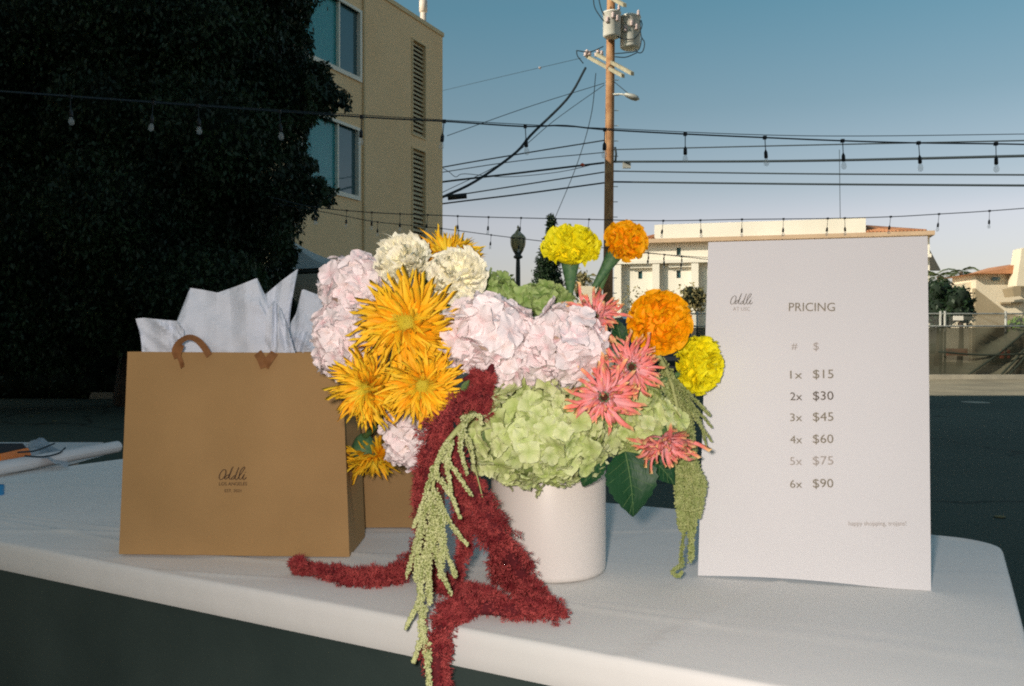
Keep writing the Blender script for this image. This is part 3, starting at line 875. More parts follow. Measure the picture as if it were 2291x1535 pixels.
def pw(pts, r, lab, Ys=None, n=24):
    r *= .8
    P_ = []
    for i, (px, py) in enumerate(pts):
        Y = Ys[i] if Ys else UY
        P_.append(at(px, py, Y))
    cable('power_line', P_, r, lab, 'power line', 'overhead lines on the utility pole', n)
pw([(1373, 335), (1800, 325), (2420, 312)], .022, 'highest line to the right of the utility pole, under the string lights', [UY, 24, 20])
pw([(1373, 362), (1800, 360), (2420, 346)], .042, 'thick line running right from the pole at the level of the small grey box', [UY, 24, 20])
pw([(1373, 383), (1800, 389), (2420, 392)], .026, 'third line to the right of the pole, above the lowest one', [UY, 24, 20])
pw([(1373, 407), (1800, 412), (2420, 416)], .034, 'lowest line to the right of the pole', [UY, 24, 20])
pw([(1352, 314), (1160, 345), (960, 380), (700, 436)], .026, 'topmost of the lines fanning left from the pole, behind the tan corner', [UY, 28, 29, 30])
pw([(1352, 341), (1160, 360), (960, 390), (700, 430)], .018, 'second thin line fanning left from the pole', [UY, 28, 29, 30])
pw([(1352, 364), (1160, 387), (960, 411), (700, 450)], .040, 'thick lashed line fanning left from the pole with an orange tag', [UY, 28, 29, 30])
pw([(1352, 385), (1160, 415), (1045, 433), (960, 446), (700, 490)], .026, 'line left of the pole that carries the black splice case', [UY, 28, 29, 29, 30])
pw([(1352, 409), (1160, 435), (960, 460), (700, 500)], .032, 'lowest line fanning left from the pole', [UY, 28, 29, 30])
pw([(1310, 152), (1270, 220), (1190, 300), (1150, 345), (1060, 408), (975, 448)], .050, 'thick twisted service drop sloping steeply down left from the crossarm', [UY + .9, 27.8, 27, 26.5, 26, 25.6])
pw([(1352, 186), (1180, 240), (1000, 304)], .013, 'thin line sloping from the pole to the tan corner at string light height', [UY, 27, 26])
pw([(1352, 190), (1240, 270), (1130, 360), (983, 434)], .013, 'thin line sloping down parallel to the service drop', [UY, 27, 27, 26])
pw([(1333, 164), (1322, 260), (1290, 370), (1240, 492)], .016, 'thin guy line from the crossarm down to the ivy pole', [UY, 30, 32, 35])
pw([(1300, 130), (1120, 172), (960, 210)], .010, 'faint thin line high above the others, left of the crossarm', [UY, 34, 40])
pw([(985, 373), (1005, 385), (1020, 396), (1040, 389), (1130, 396), (1250, 385), (1340, 365)], .014, 'slack wavy line hanging under the lashed line', [29, 29, 29, 28.8, 28.5, 28.3, 28], 30)
p = at(1023, 440, 28.9)
MB().tube([p + Vector((-.3, 0, -.03)), p + Vector((.3, 0, .03))], .09, 10).solo('splice_case', M['socket'], 'black cylindrical splice case hanging beside the tan building corner', 'splice case', smooth=True)
p = at(1402, 369, UY - .2)
MB().box(p - Vector((.12, .06, .1)), p + Vector((.12, .06, .1))).solo('junction_box', M['galv'], 'small grey junction box on the thick line right of the pole', 'junction box')
for (px, py, Y, m_, lab) in ((1303, 369, 27.9, 'tag_orange', 'tiny orange marker tag on the lashed line left of the pole'), (1208, 152, 40, 'ceramic', 'tiny pale marker hanging alone high in the sky')):
    if m_ == 'tag_orange': M[m_] = mat('tag_orange', (.7, .12, .05), None)
    MB().lathe([(.01, -.06), (.06, -.02), (.06, .03), (.01, .06)], 8, Matrix.Translation(at(px, py, Y)), True).solo('line_marker', M[m_], lab, 'marker')

# ------------------------------------------------------------------ string lights
def bulb_mesh(sc):
    return (MB().lathe([(.003 * sc, 0), (.006 * sc, -.008 * sc), (.012 * sc, -.02 * sc), (.013 * sc, -.055 * sc), (.009 * sc, -.06 * sc)], 10, None, True).mesh('socket', M['socket'], True),
            MB().lathe([(.008 * sc, -.058 * sc), (.014 * sc, -.072 * sc), (.019 * sc, -.09 * sc), (.016 * sc, -.106 * sc), (.004 * sc, -.114 * sc)], 12, None, True).mesh('bulb', M['bulb'], True))
def strand(lab, pts, Y, r, bulbs, drop, sc):
    P_ = [at(px, py, Y) for px, py in pts]
    t = thing('string_light', lab, 'string lights', P_[0], group='string lights over the car park')
    sp = smooth_path(P_, 60)
    MB().tube(sp, r, 5).part('cable', M['wire'], t, True)
    so, bu = bulb_mesh(sc)
    for px in bulbs:
        x = (px - CX) / FPX * Y
        q = min(range(len(sp) - 1), key=lambda i: abs((sp[i].x + sp[i+1].x) / 2 - x))
        f = (x - sp[q].x) / max(1e-6, sp[q+1].x - sp[q].x)
        p = sp[q].lerp(sp[q+1], min(1, max(0, f)))
        tilt = R.uniform(-.14, .08)
        e = p + Vector((math.sin(tilt) * drop, 0, -drop * math.cos(tilt)))
        MB().tube([p + Vector((0, 0, r * 2)), e], r * .55, 4).part('cord', M['wire'], t)
        MB().box(p - Vector((r, r, r)) * 2, p + Vector((r, r, r)) * 2).part('clip', M['socket'], t)
        Mo = Matrix.Translation(e - P_[0]) @ Matrix.Rotation(-tilt, 4, 'Y')
        s_ = child('socket', so, t, Mo)
        child('bulb', bu, s_)
strand('nearest string of lights crossing the whole sky with large dangling bulbs',
       [(-120, 198), (0, 205), (400, 234), (810, 262), (1000, 272), (1170, 283), (1260, 281), (1350, 290), (1530, 300), (1710, 308), (1880, 315), (2055, 320), (2225, 322), (2420, 326)],
       5.8, .0052, [157, 343, 443, 625, 809, 994, 1175, 1353, 1533, 1711, 1885, 2055, 2228], .075, .95)
cable('support_wire', [at(px, py, 5.85) for px, py in [(-120, 196), (0, 203), (500, 238), (1000, 269), (1350, 287), (1800, 304), (2291, 300), (2420, 297)]], .0026, 'thin steel wire running just above the nearest string of lights', 'wire', n=60)
strand('middle string of small bulbs passing in front of the cream building parapet',
       [(600, 440), (700, 463), (840, 476), (985, 482), (1093, 486), (1318, 491), (1480, 494), (1660, 491), (1850, 489), (1995, 485), (2101, 479), (2214, 472), (2420, 456)],
       11, .0055, [703, 776, 832, 895, 957, 1024, 1093, 1166, 1318, 1402, 1484, 1567, 1660, 1753, 1852, 1890, 1993, 2101, 2214], .10, 1.0)
strand('lower string of small bulbs sloping down behind the flowers',
       [(600, 452), (690, 468), (780, 485), (845, 497), (985, 511), (1100, 526), (1225, 541), (1400, 560), (1580, 580), (1700, 590)],
       13, .0055, [709, 845, 988, 1026, 1099, 1162, 1450, 1487, 1525], .09, 1.0)
strand('short upper string of bulbs against the cream wall, right of the orange marigold',
       [(1380, 562), (1440, 566), (1530, 573), (1600, 577)], 14.5, .005, [1452, 1485, 1525], .04, .9)

# ------------------------------------------------------------------ fence
FY = 26.6
fz = lambda py: CAM_Z + (CY - py) / FPX * FY
fx = lambda px: (px - CX) / FPX * FY
fe = thing('chain_link_fence', 'galvanised chain link fence with dark green privacy screen at the back of the car park', 'fence', (fx(2112), FY, 0))
x0, x1 = fx(1330), fx(2520)
for i, px in enumerate((1350, 1460, 1560, 1672, 1784, 1896, 2008, 2104, 2114, 2250, 2390, 2500)):
    MB().tube([(fx(px), FY, 0), (fx(px), FY, fz(696))], .035, 8).part('post', M['galv'], fe, True)
MB().tube([(x0, FY, fz(702)), (x1, FY, fz(702))], .025, 6).part('rail', M['galv'], fe, True)
MB().tube([(x0, FY - .05, fz(730)), (x1, FY - .05, fz(730))], .028, 6).part('rail', M['galv'], fe, True)
MB().tube([(x0, FY, .1), (x1, FY, .1)], .015, 6).part('rail', M['galv'], fe, True)
MB().add([(x0, FY + .04, fz(729)), (x1, FY + .04, fz(729)), (x1, FY + .04, fz(702)), (x0, FY + .04, fz(702))], [(0, 1, 2, 3)]).part('chain_mesh', M['chain'], fe)
rows = []
for i in range(13):
    row = []
    for j in range(160):
        x = x0 + (x1 - x0) * j / 159; t = i / 12
        z = fz(733) + (fz(840) - fz(733)) * t
        fold = math.sin(x * 1.7) * .03 + mnoise.noise(Vector((x * .9, z * 2, 0))) * .09
        u = (x - fx(2190)) * .8 + (z - .2) * -1.1           # slanting drapes near the right
        if x > fx(2130): fold += .12 * math.sin(u * 7) * min(1, (x - fx(2130)) / 1.5)
        row.append((x, FY - .14 + fold, max(.01, z)))
    rows.append(row)
MB().grid(rows).part('privacy_screen', M['screen'], fe, True)
for (a, b) in (((2291, 745), (2165, 840)), ((2310, 760), (2240, 838)), ((2300, 790), (2255, 840)), ((2100, 787), (2291, 792))):
    pa, pb2 = at(a[0], a[1], FY - .32), at(b[0], b[1], FY - .3)
    MB().tube(smooth_path([pa, pa.lerp(pb2, .5) + Vector((0, .04, -.06)), pb2], 8), .03, 6).part('screen_fold', mat('screen_fold', (.02, .028, .02), None, rough=.9), fe, True)
MB().box((fx(2130), FY - .09, fz(717)), (fx(2152), FY - .06, fz(707))).part('sign_plate', M['sign_white'], fe)
# things behind the screen
for (px, py, w_, h_, c_, lab) in ((2140, 788, .32, .12, (.6, .12, .05), 'low orange barrier behind the green screen'), (2248, 792, .12, .14, (.6, .14, .08), 'small reddish object behind the green screen')):
    p = at(px, py, 30)
    MB().box((p.x - w_, 29.9, p.z - h_), (p.x + w_, 30.1, p.z + h_)).solo('site_barrier', mat('barrier_orange', c_, None), lab, 'barrier')
# pale patch in the shade
g = MB(); p0 = at(2182, 903, 15.9); pts = []
for i in range(18):
    a = 2 * PI * i / 18; pts.append((p0.x + math.cos(a) * (.2 + .04 * R.random()), 15.9 + math.sin(a) * .28, .006))
g.add(pts, [tuple(range(18))]); g.solo('manhole_cover', M['concrete'], 'small pale round utility cover on the shaded asphalt right of the sign', 'utility cover')
for (px, py) in ((85, 925), (122, 943), (70, 932), (2237, 1158)):
    Y = FPX * CAM_Z / (py - CY); p = at(px, py, Y)
    MB().lathe([(.03, 0.001), (.035, .006), (.01, .012)], 7, Matrix.Translation((p.x, p.y, 0.001)), True).solo('fallen_leaf', M['leaf_dry'], {85: 'lowest of the tiny dry leaves on the dark asphalt above the pouch', 122: 'tiny dry leaf nearest the brown bag on the dark asphalt at left', 70: 'tiny dry leaf farthest left on the dark asphalt', 2237: 'tiny pale leaf on the dark asphalt right of the sign'}[px], 'leaf', 'leaf litter on the asphalt')
# barrel props beyond: white pole
cable('flag_pole', [at(1280, 760, 50), at(1279, 680, 50), at(1279, 590, 50)], .07, 'thin white pole behind the yellow marigold stem', 'pole', n=4, mat_='sign_white', sides=8)
MB().box((at(1296, 640, 55).x, 55, 0), (at(1345, 640, 55).x, 55.3, at(0, 640, 55).z)).solo('low_wall', M['stucco_house'], 'low cream wall far behind the pink gerbera', 'wall')

# ------------------------------------------------------------------ parked car seen from the front
def car(px0, px1, Y, ztop, lab):
    xa, xb = (px0 - CX) / FPX * Y, (px1 - CX) / FPX * Y
    cx, hw = (xa + xb) / 2, (xb - xa) / 2
    t = thing('parked_car', lab, 'car', (cx, Y + 2.2, 0))
    prof = [(.0, .45), (.02, .75), (.12, .98), (1.05, 1.08), (1.75, ztop - .06), (2.3, ztop), (3.6, ztop - .03), (4.3, 1.15), (4.45, .9), (4.45, .45), (3.9, .3), (.5, .3)]
    P_ = []
    for k in range(9):
        s_ = -1 + k / 4
        row = []
        for (y, z) in prof:
            pull = .86 if z > 1.1 else 1.0
            row.append((cx + s_ * hw * pull * (1 - .02 * abs(s_)), Y + y + .12 * s_ * s_ * (1 if y < 2 else -1), z - (.05 * s_ ** 4 if z > 1.1 else 0)))
        row.append(row[0]); P_.append(row)
    mb = MB().grid(P_)
    n = len(prof)
    for k in (0, 8): mb.add([P_[k][i] for i in range(n)], [tuple(range(n))])
    mb.part('body', M['car_paint'], t, False)
    gl = MB().grid([[(cx + s_ * hw * .78, Y + 1.08 + .12 * s_ * s_, 1.11), (cx + s_ * hw * .72, Y + 1.70 + .12 * s_ * s_, ztop - .10)] for s_ in (-1, -.5, 0, .5, 1)])
    gl.part('windscreen', M['car_glass'], t, True)
    for s_ in (-1, 1):
        MB().add([(cx + s_ * hw * .885, Y + 1.5, 1.12), (cx + s_ * hw * .885, Y + 3.7, 1.12), (cx + s_ * hw * .87, Y + 3.3, ztop - .14), (cx + s_ * hw * .87, Y + 2.0, ztop - .14)], [(0, 1, 2, 3)]).part('side_window', M['car_glass'], t)
        MB().box((cx + s_ * hw * .62 - .18, Y - .03, .68), (cx + s_ * hw * .62 + .18, Y + .12, .84)).part('headlight', M['lamp_lens'], t)
        MB().box((cx + s_ * hw * 1.08 - .09, Y + 1.35, 1.05), (cx + s_ * hw * 1.08 + .09, Y + 1.5, 1.19)).part('wing_mirror', M['car_paint'], t)
        for y in (.85, 3.55):
            w_ = MB().lathe([(.12, -.11), (.33, -.11), (.34, 0), (.33, .11), (.12, .11)], 20, Matrix.Translation((cx + s_ * hw * .86, Y + y, .34)) @ Matrix.Rotation(PI / 2, 4, 'Y'), True).part('wheel', M['tyre'], t, True)
    MB().box((cx - .5, Y - .03, .55), (cx + .5, Y + .06, .66)).part('grille', M['socket'], t)
    MB().box((cx - hw * .9, Y - .06, .36), (cx + hw * .9, Y + .1, .5)).part('bumper', M['car_paint'], t)
car(1384, 1578, 19.5, 1.68, 'dark parked car mostly hidden behind the big orange marigold')

# ================================================================== FOREGROUND
TZ = 0.74                                   # table height
def on_table(px, py, dz=0.0):
    """the point of the table top seen at this place of the photograph"""
    Y = FPX * (CAM_Z - TZ - dz) / (py - CY)
    return at(px, py, Y)

def cloth_mat():
    m, nt, b, out = new_mat('white_cloth')
    n = noise_node(nt, 3, 4)
    nt.links.new(ramp(nt, n.outputs['Fac'], [(0.35, (0.66, 0.67, 0.64)), (0.65, (0.72, 0.72, 0.69))]), b.inputs['Base Color'])
    b.inputs['Roughness'].default_value = 0.85
    b.inputs['Sheen Weight'].default_value = 0.25
    tc = nt.nodes.new('ShaderNodeTexCoord')
    w1 = nt.nodes.new('ShaderNodeTexWave'); w1.inputs['Scale'].default_value = 420; w1.bands_direction = 'X'
    w2 = nt.nodes.new('ShaderNodeTexWave'); w2.inputs['Scale'].default_value = 420; w2.bands_direction = 'Y'
    nt.links.new(tc.outputs['Object'], w1.inputs[0]); nt.links.new(tc.outputs['Object'], w2.inputs[0])
    ad = nt.nodes.new('ShaderNodeMath'); ad.operation = 'ADD'
    nt.links.new(w1.outputs['Fac'], ad.inputs[0]); nt.links.new(w2.outputs['Fac'], ad.inputs[1])
    b1 = nt.nodes.new('ShaderNodeBump'); b1.inputs['Strength'].default_value = .12; b1.inputs['Distance'].default_value = .0006
    nt.links.new(ad.outputs[0], b1.inputs['Height'])
    big = noise_node(nt, 9, 3)
    b2 = nt.nodes.new('ShaderNodeBump'); b2.inputs['Strength'].default_value = .35; b2.inputs['Distance'].default_value = .006
    nt.links.new(big.outputs['Fac'], b2.inputs['Height']); nt.links.new(b1.outputs[0], b2.inputs['Normal'])
    nt.links.new(b2.outputs[0], b.inputs['Normal'])
    return m
M['cloth'] = cloth_mat()
M['lower_side'] = mat('dark_lower_side', (0.024, 0.042, 0.038), (0.040, 0.062, 0.055), 4, 0.9, 0.3, 300)

# ------------------------------------------------------------------ tablecloth
cornersT = [Vector((-1.366, 1.704)), Vector((.410, .685)), Vector((.742, 1.379)), Vector((-.984, 2.397))]
def rounded(poly, rads, n=14):
    out = []
    for i, c in enumerate(poly):
        a, b = (poly[i - 1] - c).normalized(), (poly[(i + 1) % len(poly)] - c).normalized()
        r = rads[i]
        half = a.angle(b) / 2
        d = r / math.tan(half)
        p, q = c + a * d, c + b * d
        cen = c + (a + b).normalized() * (r / math.sin(half))
        a0 = math.atan2((p - cen).y, (p - cen).x); a1 = math.atan2((q - cen).y, (q - cen).x)
        while a1 < a0: a1 += 2 * PI
        while a1 - a0 > PI: a0 += 2 * PI
        for k in range(n + 1):
            t = a0 + (a1 - a0) * k / n
            out.append(cen + Vector((math.cos(t), math.sin(t))) * r)
    return out
raw = rounded(cornersT, [.06, .06, .075, .05])
out_ = []
for i, p in enumerate(raw):
    q = raw[(i + 1) % len(raw)]
    k = max(1, int((q - p).length / .012))
    out_ += [p.lerp(q, j / k) for j in range(k)]
cen = Vector((-.30, 1.50))
def wrinkle(x, y):
    z = 0
    z += .0030 * math.exp(-((y - 1.432 - .012 * math.sin(x * 5)) / .010) ** 2) * (1 if x < .62 else 0)     # long crease across the table
    z += .0022 * math.exp(-((x * .5 + y - 1.085 + .01 * math.sin(x * 9)) / .010) ** 2)
    z += .0018 * math.exp(-((x * .42 + y - 1.19) / .008) ** 2) * max(0, min(1, (.3 - x) * 3))
    for (ca, sa, off, am, wd) in ((.30, .954, 1.02, .0030, .006), (.48, .877, .965, .0024, .005), (.12, .993, 1.24, .0022, .006), (.62, -.785, -.98, .0020, .008), (.80, -.60, -.42, .0022, .007), (.25, .968, 1.60, .0026, .008)):
        z += am * math.exp(-((x * ca + y * sa - off + .012 * math.sin((x * sa - y * ca) * 6)) / wd) ** 2) * max(0, min(1, .5 + 2.4 * mnoise.noise(Vector((x * 2.1, y * 2.1, off * 9)))))
    z += .0018 * math.exp(-((x * .95 - y + .36 + .02 * math.sin(y * 7)) / .011) ** 2)
    z += .0040 * mnoise.noise(Vector((x * 3.2, y * 3.2, 1.7))) + .0012 * math.sin(x * 9 + 22 * y + 2.5 * mnoise.noise(Vector((x * 2, y * 2, 8)))) * max(0, mnoise.noise(Vector((x * 1.7, y * 1.7, 3)))) * 2 + .0010 * mnoise.noise(Vector((x * 11, y * 11, 4)))
    return z
inward = []
nO = len(out_)
for i in range(nO):
    t = (out_[(i + 1) % nO] - out_[i - 1]).normalized()
    inward.append(Vector((-t.y, t.x)))
if (cen - out_[0]).dot(inward[0]) < 0: inward = [-v for v in inward]
prof = [(.016, 0), (.008, .0012), (.0035, .0002), (.0012, -.004), (0, -.012), (-.0005, -.024), (-.0005, -.034), (.0015, -.040)]
rings = []
for k in range(80):
    f = (k / 79) ** .8
    rings.append([(cen.lerp(p + n * .016, f), 0, 1) for p, n in zip(out_, inward)])
for (d, z) in prof[1:]:
    rings.append([(p + n * d, z, 0.3) for p, n in zip(out_, inward)])
mb = MB()
for rg in rings:
    for (p, z, wgt) in rg:
        mb.v.append((p.x, p.y, TZ + z + wrinkle(p.x, p.y) * wgt))
for i in range(len(rings) - 1):
    for j in range(nO):
        a, b = i * nO + j, i * nO + (j + 1) % nO
        mb.f.append((a, b, b + nO, a + nO))
tbl = thing('tablecloth', 'white stretch tablecloth over the long table with a dark grey-green lower side', 'tablecloth', (cen.x, cen.y, .05))
mb.part('cloth_top', M['cloth'], tbl, True)
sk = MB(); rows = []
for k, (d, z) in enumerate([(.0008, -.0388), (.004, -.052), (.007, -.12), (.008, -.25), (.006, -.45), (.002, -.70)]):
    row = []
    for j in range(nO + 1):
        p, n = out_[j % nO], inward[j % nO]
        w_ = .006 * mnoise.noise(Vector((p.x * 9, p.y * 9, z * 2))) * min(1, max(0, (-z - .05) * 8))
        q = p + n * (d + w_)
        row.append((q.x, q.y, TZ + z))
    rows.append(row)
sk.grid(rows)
sk.part('lower_side', M['lower_side'], tbl, True)  # hanging side below the rim, coloured dark grey-green

# ------------------------------------------------------------------ lettering
def text_mesh(body, name):
    cu = bpy.data.curves.new(name, 'FONT')
    cu.body = body; cu.resolution_u = 3
    ob = bpy.data.objects.new(name, cu)
    COL.objects.link(ob)
    dg = bpy.context.evaluated_depsgraph_get()
    me = bpy.data.meshes.new_from_object(ob.evaluated_get(dg))
    bpy.data.objects.remove(ob); bpy.data.curves.remove(cu)
    me.name = name
    return me
def lettering(body, parent, plane, px0, px1, py0, py1, material, name='lettering', thin=0.0, squeeze=True):
    """text printed on a plane (origin, ex, ez, normal) between these photograph positions"""
    O, ex, ez, nr = plane
    def hit(px, py):
        d = at(px, py, 1.0) - Vector((0, 0, CAM_Z))
        c0 = Vector((0, 0, CAM_Z))
        t = (O - c0).dot(nr) / d.dot(nr)
        return c0 + d * t
    a, b = hit(px0, py1), hit(px1, py1)
    top = hit(px0, py0)
    W_, H_ = (b - a).length, (top - a).length
    me = text_mesh(body, name)
    vs = np.array([v.co[:] for v in me.vertices])
    lo, hi = vs.min(0), vs.max(0)
    xdir = (b - a).normalized(); zdir = nr.cross(xdir).normalized()
    if zdir.z < 0: zdir = -zdir
    inv = WM[parent.name].inverted()
    for v in me.vertices:
        q = a + xdir * ((v.co.x - lo[0]) / (hi[0] - lo[0]) * W_) + zdir * ((v.co.y - lo[1]) / (hi[1] - lo[1]) * H_) + nr * .0006
        v.co = inv @ q
    me.materials.clear(); me.materials.append(material)
    return child(name, me, parent)
SCRIPT = [[(672 + 84 * math.cos(a_) + .36 * 152 * math.sin(a_), 500 - 152 * math.sin(a_)) for a_ in [.5 + 2 * PI * i_ / 12 for i_ in range(14)]],
          [(875,505),(805,520),(745,585),(732,630),(775,635),(845,560),(900,440),(950,320),(990,262)],
          [(955,318),(890,500),(862,600),(895,640),(950,600)],
          [(1035,525),(985,560),(938,610),(950,645),(1000,622),(1055,530),(1095,420),(1155,278)],
          [(1110,400),(1052,560),(1042,625),(1075,655),(1130,605)],
          [(1130,605),(1210,480),(1295,360),(1328,295),(1300,272),(1225,350),(1172,480),(1155,600),(1190,648),(1245,605)],
          [(1245,605),(1318,490),(1275,590),(1280,642),(1320,642),(1378,575)],
          [(1340,425),(1352,440)]]
def script_logo(parent, plane, px0, px1, py0, py1, material, wid=9.0):
    O, ex, ez, nr = plane
    c0 = Vector((0, 0, CAM_Z))
    def hit(px, py):
        d = at(px, py, 1.0) - c0
        return c0 + d * ((O - c0).dot(nr) / d.dot(nr))
    mb = MB(); k = 0
    for st in SCRIPT:
        P_ = smooth_path([Vector((x, y, 0)) for x, y in st], 34 if len(st) > 2 else 3)
        L_, R_ = [], []
        for i, p in enumerate(P_):
            t = (P_[min(i + 1, len(P_) - 1)] - P_[max(i - 1, 0)]).normalized()
            n = Vector((-t.y, t.x, 0)); w_ = wid * (1.25 - .5 * abs(t.x)) * (1.5 if len(st) == 2 else 1)
            for lst, s_ in ((L_, 1), (R_, -1)):
                q = p + n * w_ * s_
                lst.append(hit(px0 + (q.x - 562) / 818 * (px1 - px0), py0 + (q.y - 262) / 390 * (py1 - py0)) + nr * (.0006 + k * .00004))
        mb.grid([L_, R_]); k += 1
    return mb.part('logo', material, parent)

# ------------------------------------------------------------------ pricing sign
M['board'] = mat('foam_board', (0.74, 0.735, 0.74), (0.77, 0.765, 0.77), 4, 0.55, 0.04, 500, spec=.35)
M['ink_taupe'] = mat('taupe_ink', (0.25, 0.22, 0.16), None, rough=.7)
M['ink_faint'] = mat('faint_ink', (0.42, 0.38, 0.34), None, rough=.7)
M['ink_dark'] = mat('dark_ink', (0.13, 0.11, 0.085), None, rough=.7)
M['ink_brown'] = mat('brown_ink', (0.045, 0.02, 0.01), None, rough=.7)
BL, BR, TL, TR = Vector((.2390, 1.170, TZ + .001)), Vector((.5055, 1.0975, TZ + .001)), Vector((.2600, 1.205, TZ + .4335)), Vector((.5190, 1.1365, TZ + .4335))
ex = (BR - BL).normalized(); nrm = (TL - BL).cross(ex).normalized()
if nrm.y > 0: nrm = -nrm
ez = nrm.cross(ex); ez = ez if ez.z > 0 else -ez
sg = thing('pricing_sign', 'white pricing board with script logo and a price list standing on the table', 'price sign', (BL + BR) / 2)
th = -nrm * .004
mb = MB(); nx, nz = 12, 16
front = [[BL.lerp(BR, i / nx).lerp(TL.lerp(TR, i / nx), j / nz) + nrm * (.0012 * math.sin(PI * i / nx) + .0006 * mnoise.noise(Vector((i * .4, j * .3, 0)))) * math.sin(PI * j / nz) + Vector((0, 0, .0035 * math.sin(PI * min(1, i / nx * 1.25)) * (1 - j / nz) ** 8)) for j in range(nz + 1)] for i in range(nx + 1)]
mb.grid(front); mb.grid([[p + th for p in row] for row in front])
edge = [front[i][0] for i in range(nx + 1)] + [front[nx][j] for j in range(1, nz + 1)] + [front[i][nz] for i in range(nx - 1, -1, -1)] + [front[0][j] for j in range(nz - 1, -1, -1)]
mb.grid([edge, [p + th for p in edge]])
mb.part('board', M['board'], sg)
# fold-out strut behind
st = MB(); a = BL.lerp(BR, .4) + th; b = BL.lerp(BR, .6) + th; c = TL.lerp(TR, .5).lerp((BL + BR) / 2, .45) + th * 1.2
bk = Vector((-nrm.x, -nrm.y, 0)).normalized() * .11
st.hexa([a + bk - Vector((0, 0, 0)), b + bk, b + bk + Vector((0, .003, 0)), a + bk + Vector((0, .003, 0)), c - ex * .02, c + ex * .02, c + ex * .02 + Vector((0, .003, 0)), c - ex * .02 + Vector((0, .003, 0))])
st.part('strut', M['board'], sg)
PL = (BL + nrm * .0016, ex, ez, nrm)
def lt(body, x0, x1, y0, y1, mm): lettering(body, sg, PL, x0, x1, y0, y1, M[mm])
script_logo(sg, PL, 1634, 1684, 656.5, 681, M['ink_dark'], 11)
lt('AT USC', 1640, 1678, 687, 695.5, 'ink_faint')
lt('PRICING', 1765, 1868, 677.5, 696.5, 'ink_taupe')
lt('#', 1771, 1784, 768, 783, 'ink_faint'); lt('$', 1820, 1832, 766, 786, 'ink_faint')
for i, (n_, p_) in enumerate((('1x', '$15'), ('2x', '$30'), ('3x', '$45'), ('4x', '$60'), ('5x', '$75'), ('6x', '$90'))):
    y = [828.5, 877, 924, 973.5, 1022, 1073][i]; mm = ['ink_taupe', 'ink_dark', 'ink_taupe', 'ink_taupe', 'ink_faint', 'ink_taupe'][i]
    lt(n_, 1768, 1795, y + 1, y + 18.5, mm); lt(p_, 1819, 1865, y - 1.5, y + 21, mm)
lt('happy shopping, trojans!', 1899, 2028, 1166, 1179, 'ink_faint')

# ------------------------------------------------------------------ vase
M['vase'] = mat('vase_ceramic', (0.76, 0.71, 0.66), (0.78, 0.73, 0.68), 3, 0.42, spec=.45)
vc = Vector((.0478, 1.197, TZ + .002))
vs_ = thing('flower_vase', 'cream white cylindrical ceramic vase holding the bouquet', 'vase', vc)
r = .0752
MB().lathe([(0.001, .0), (r - .006, 0), (r - .001, .003), (r, .008), (r, .192), (r - .002, .196), (r - .006, .194), (r - .007, .01), (.001, .009)], 96, Matrix.Translation(vc)).part('body', M['vase'], vs_, True)
M['foam'] = mat('floral_foam', (.02, .05, .02), None, rough=1)
MB().lathe([(.001, .02), (r - .008, .02), (r - .008, .182), (.001, .186)], 24, Matrix.Translation(vc)).part('foam', M['foam'], vs_)

# ------------------------------------------------------------------ petals and flower heads
def petal(name, m, L, W, prof, a0, a1, nl=5, nw=2, cup=0.0, ruffle=0.0, freq=3.0, seed=0, notch=0.0, sway=.12):
    """a petal along +X, its upper side +Z; a0 -> a1 is its slope from base to tip"""
    rr = random.Random(seed)
    mb = MB(); mb.uv = []
    x = z = 0.0; ph = rr.uniform(0, 6)
    side = rr.uniform(-sway, sway)
    for i in range(nl + 1):
        s = i / nl
        w = W * prof(s) / 2
        for j in range(nw + 1):
            t = -1 + 2 * j / nw
            dz = cup * abs(t) ** 1.6 * w + ruffle * s * math.sin(freq * t * 3 + ph + s * 2) * L
            dx = -notch * L * s ** 3 * abs(math.sin(t * 6 + ph)) - (abs(t) ** 3) * .10 * L * s ** 3
            mb.v.append((x + dx, t * w + side * L * s * s, z + dz)); mb.uv.append((j / nw, s))
        a = a0 + (a1 - a0) * s
        x += math.cos(a) * L / nl; z += math.sin(a) * L / nl
    for i in range(nl):
        for j in range(nw):
            p = i * (nw + 1) + j
            mb.f.append((p, p + nw + 1, p + nw + 2, p + 1))
    return mb.mesh(name, m, True)
lance = lambda s: (math.sin(PI * min(1, s * .92 + .06)) ** .8) * (1 - .35 * s)
quill = lambda s: .55 + .45 * math.sin(PI * s * .8) if s < .9 else .75
fan = lambda s: .18 + .82 * s ** .8
rnd_ = lambda s: max(.12, math.sin(PI * (s * .86 + .06)) ** .55)

M['pet_orange'] = petal_mat('orange_petal', [(0, (.92, .26, .005)), (.5, (1.0, .44, .008)), (1, (1.0, .56, .02))],
                            [(0, (1.0, .50, .01)), (.5, (1.0, .64, .02)), (1, (1.0, .70, .04))], rnd=.10, veins=8)
M['pet_inner'] = petal_mat('inner_orange_petal', [(0, (.90, .66, .03)), (.5, (1.0, .70, .04)), (1, (1.0, .60, .02))], rnd=.08, veins=8)
M['pet_yellow_centre'] = petal_mat('yellow_centre', [(0, (.45, .42, .03)), (.6, (.86, .70, .05)), (1, (.92, .78, .10))], rnd=.10, veins=5)
M['pet_coral'] = petal_mat('coral_petal', [(0, (.98, .58, .62)), (.35, (.96, .38, .38)), (.74, (.92, .22, .18)), (.88, (.90, .40, .20)), (1, (.95, .72, .30))],
                           [(0, (.98, .66, .68)), (.4, (.97, .48, .48)), (.80, (.92, .28, .22)), (1, (.92, .56, .26))], rnd=.10, veins=8)
M['coral_disc'] = petal_mat('gerbera_disc', [(0, (.40, .12, .06)), (1, (.70, .28, .20))], rnd=.15, veins=4)
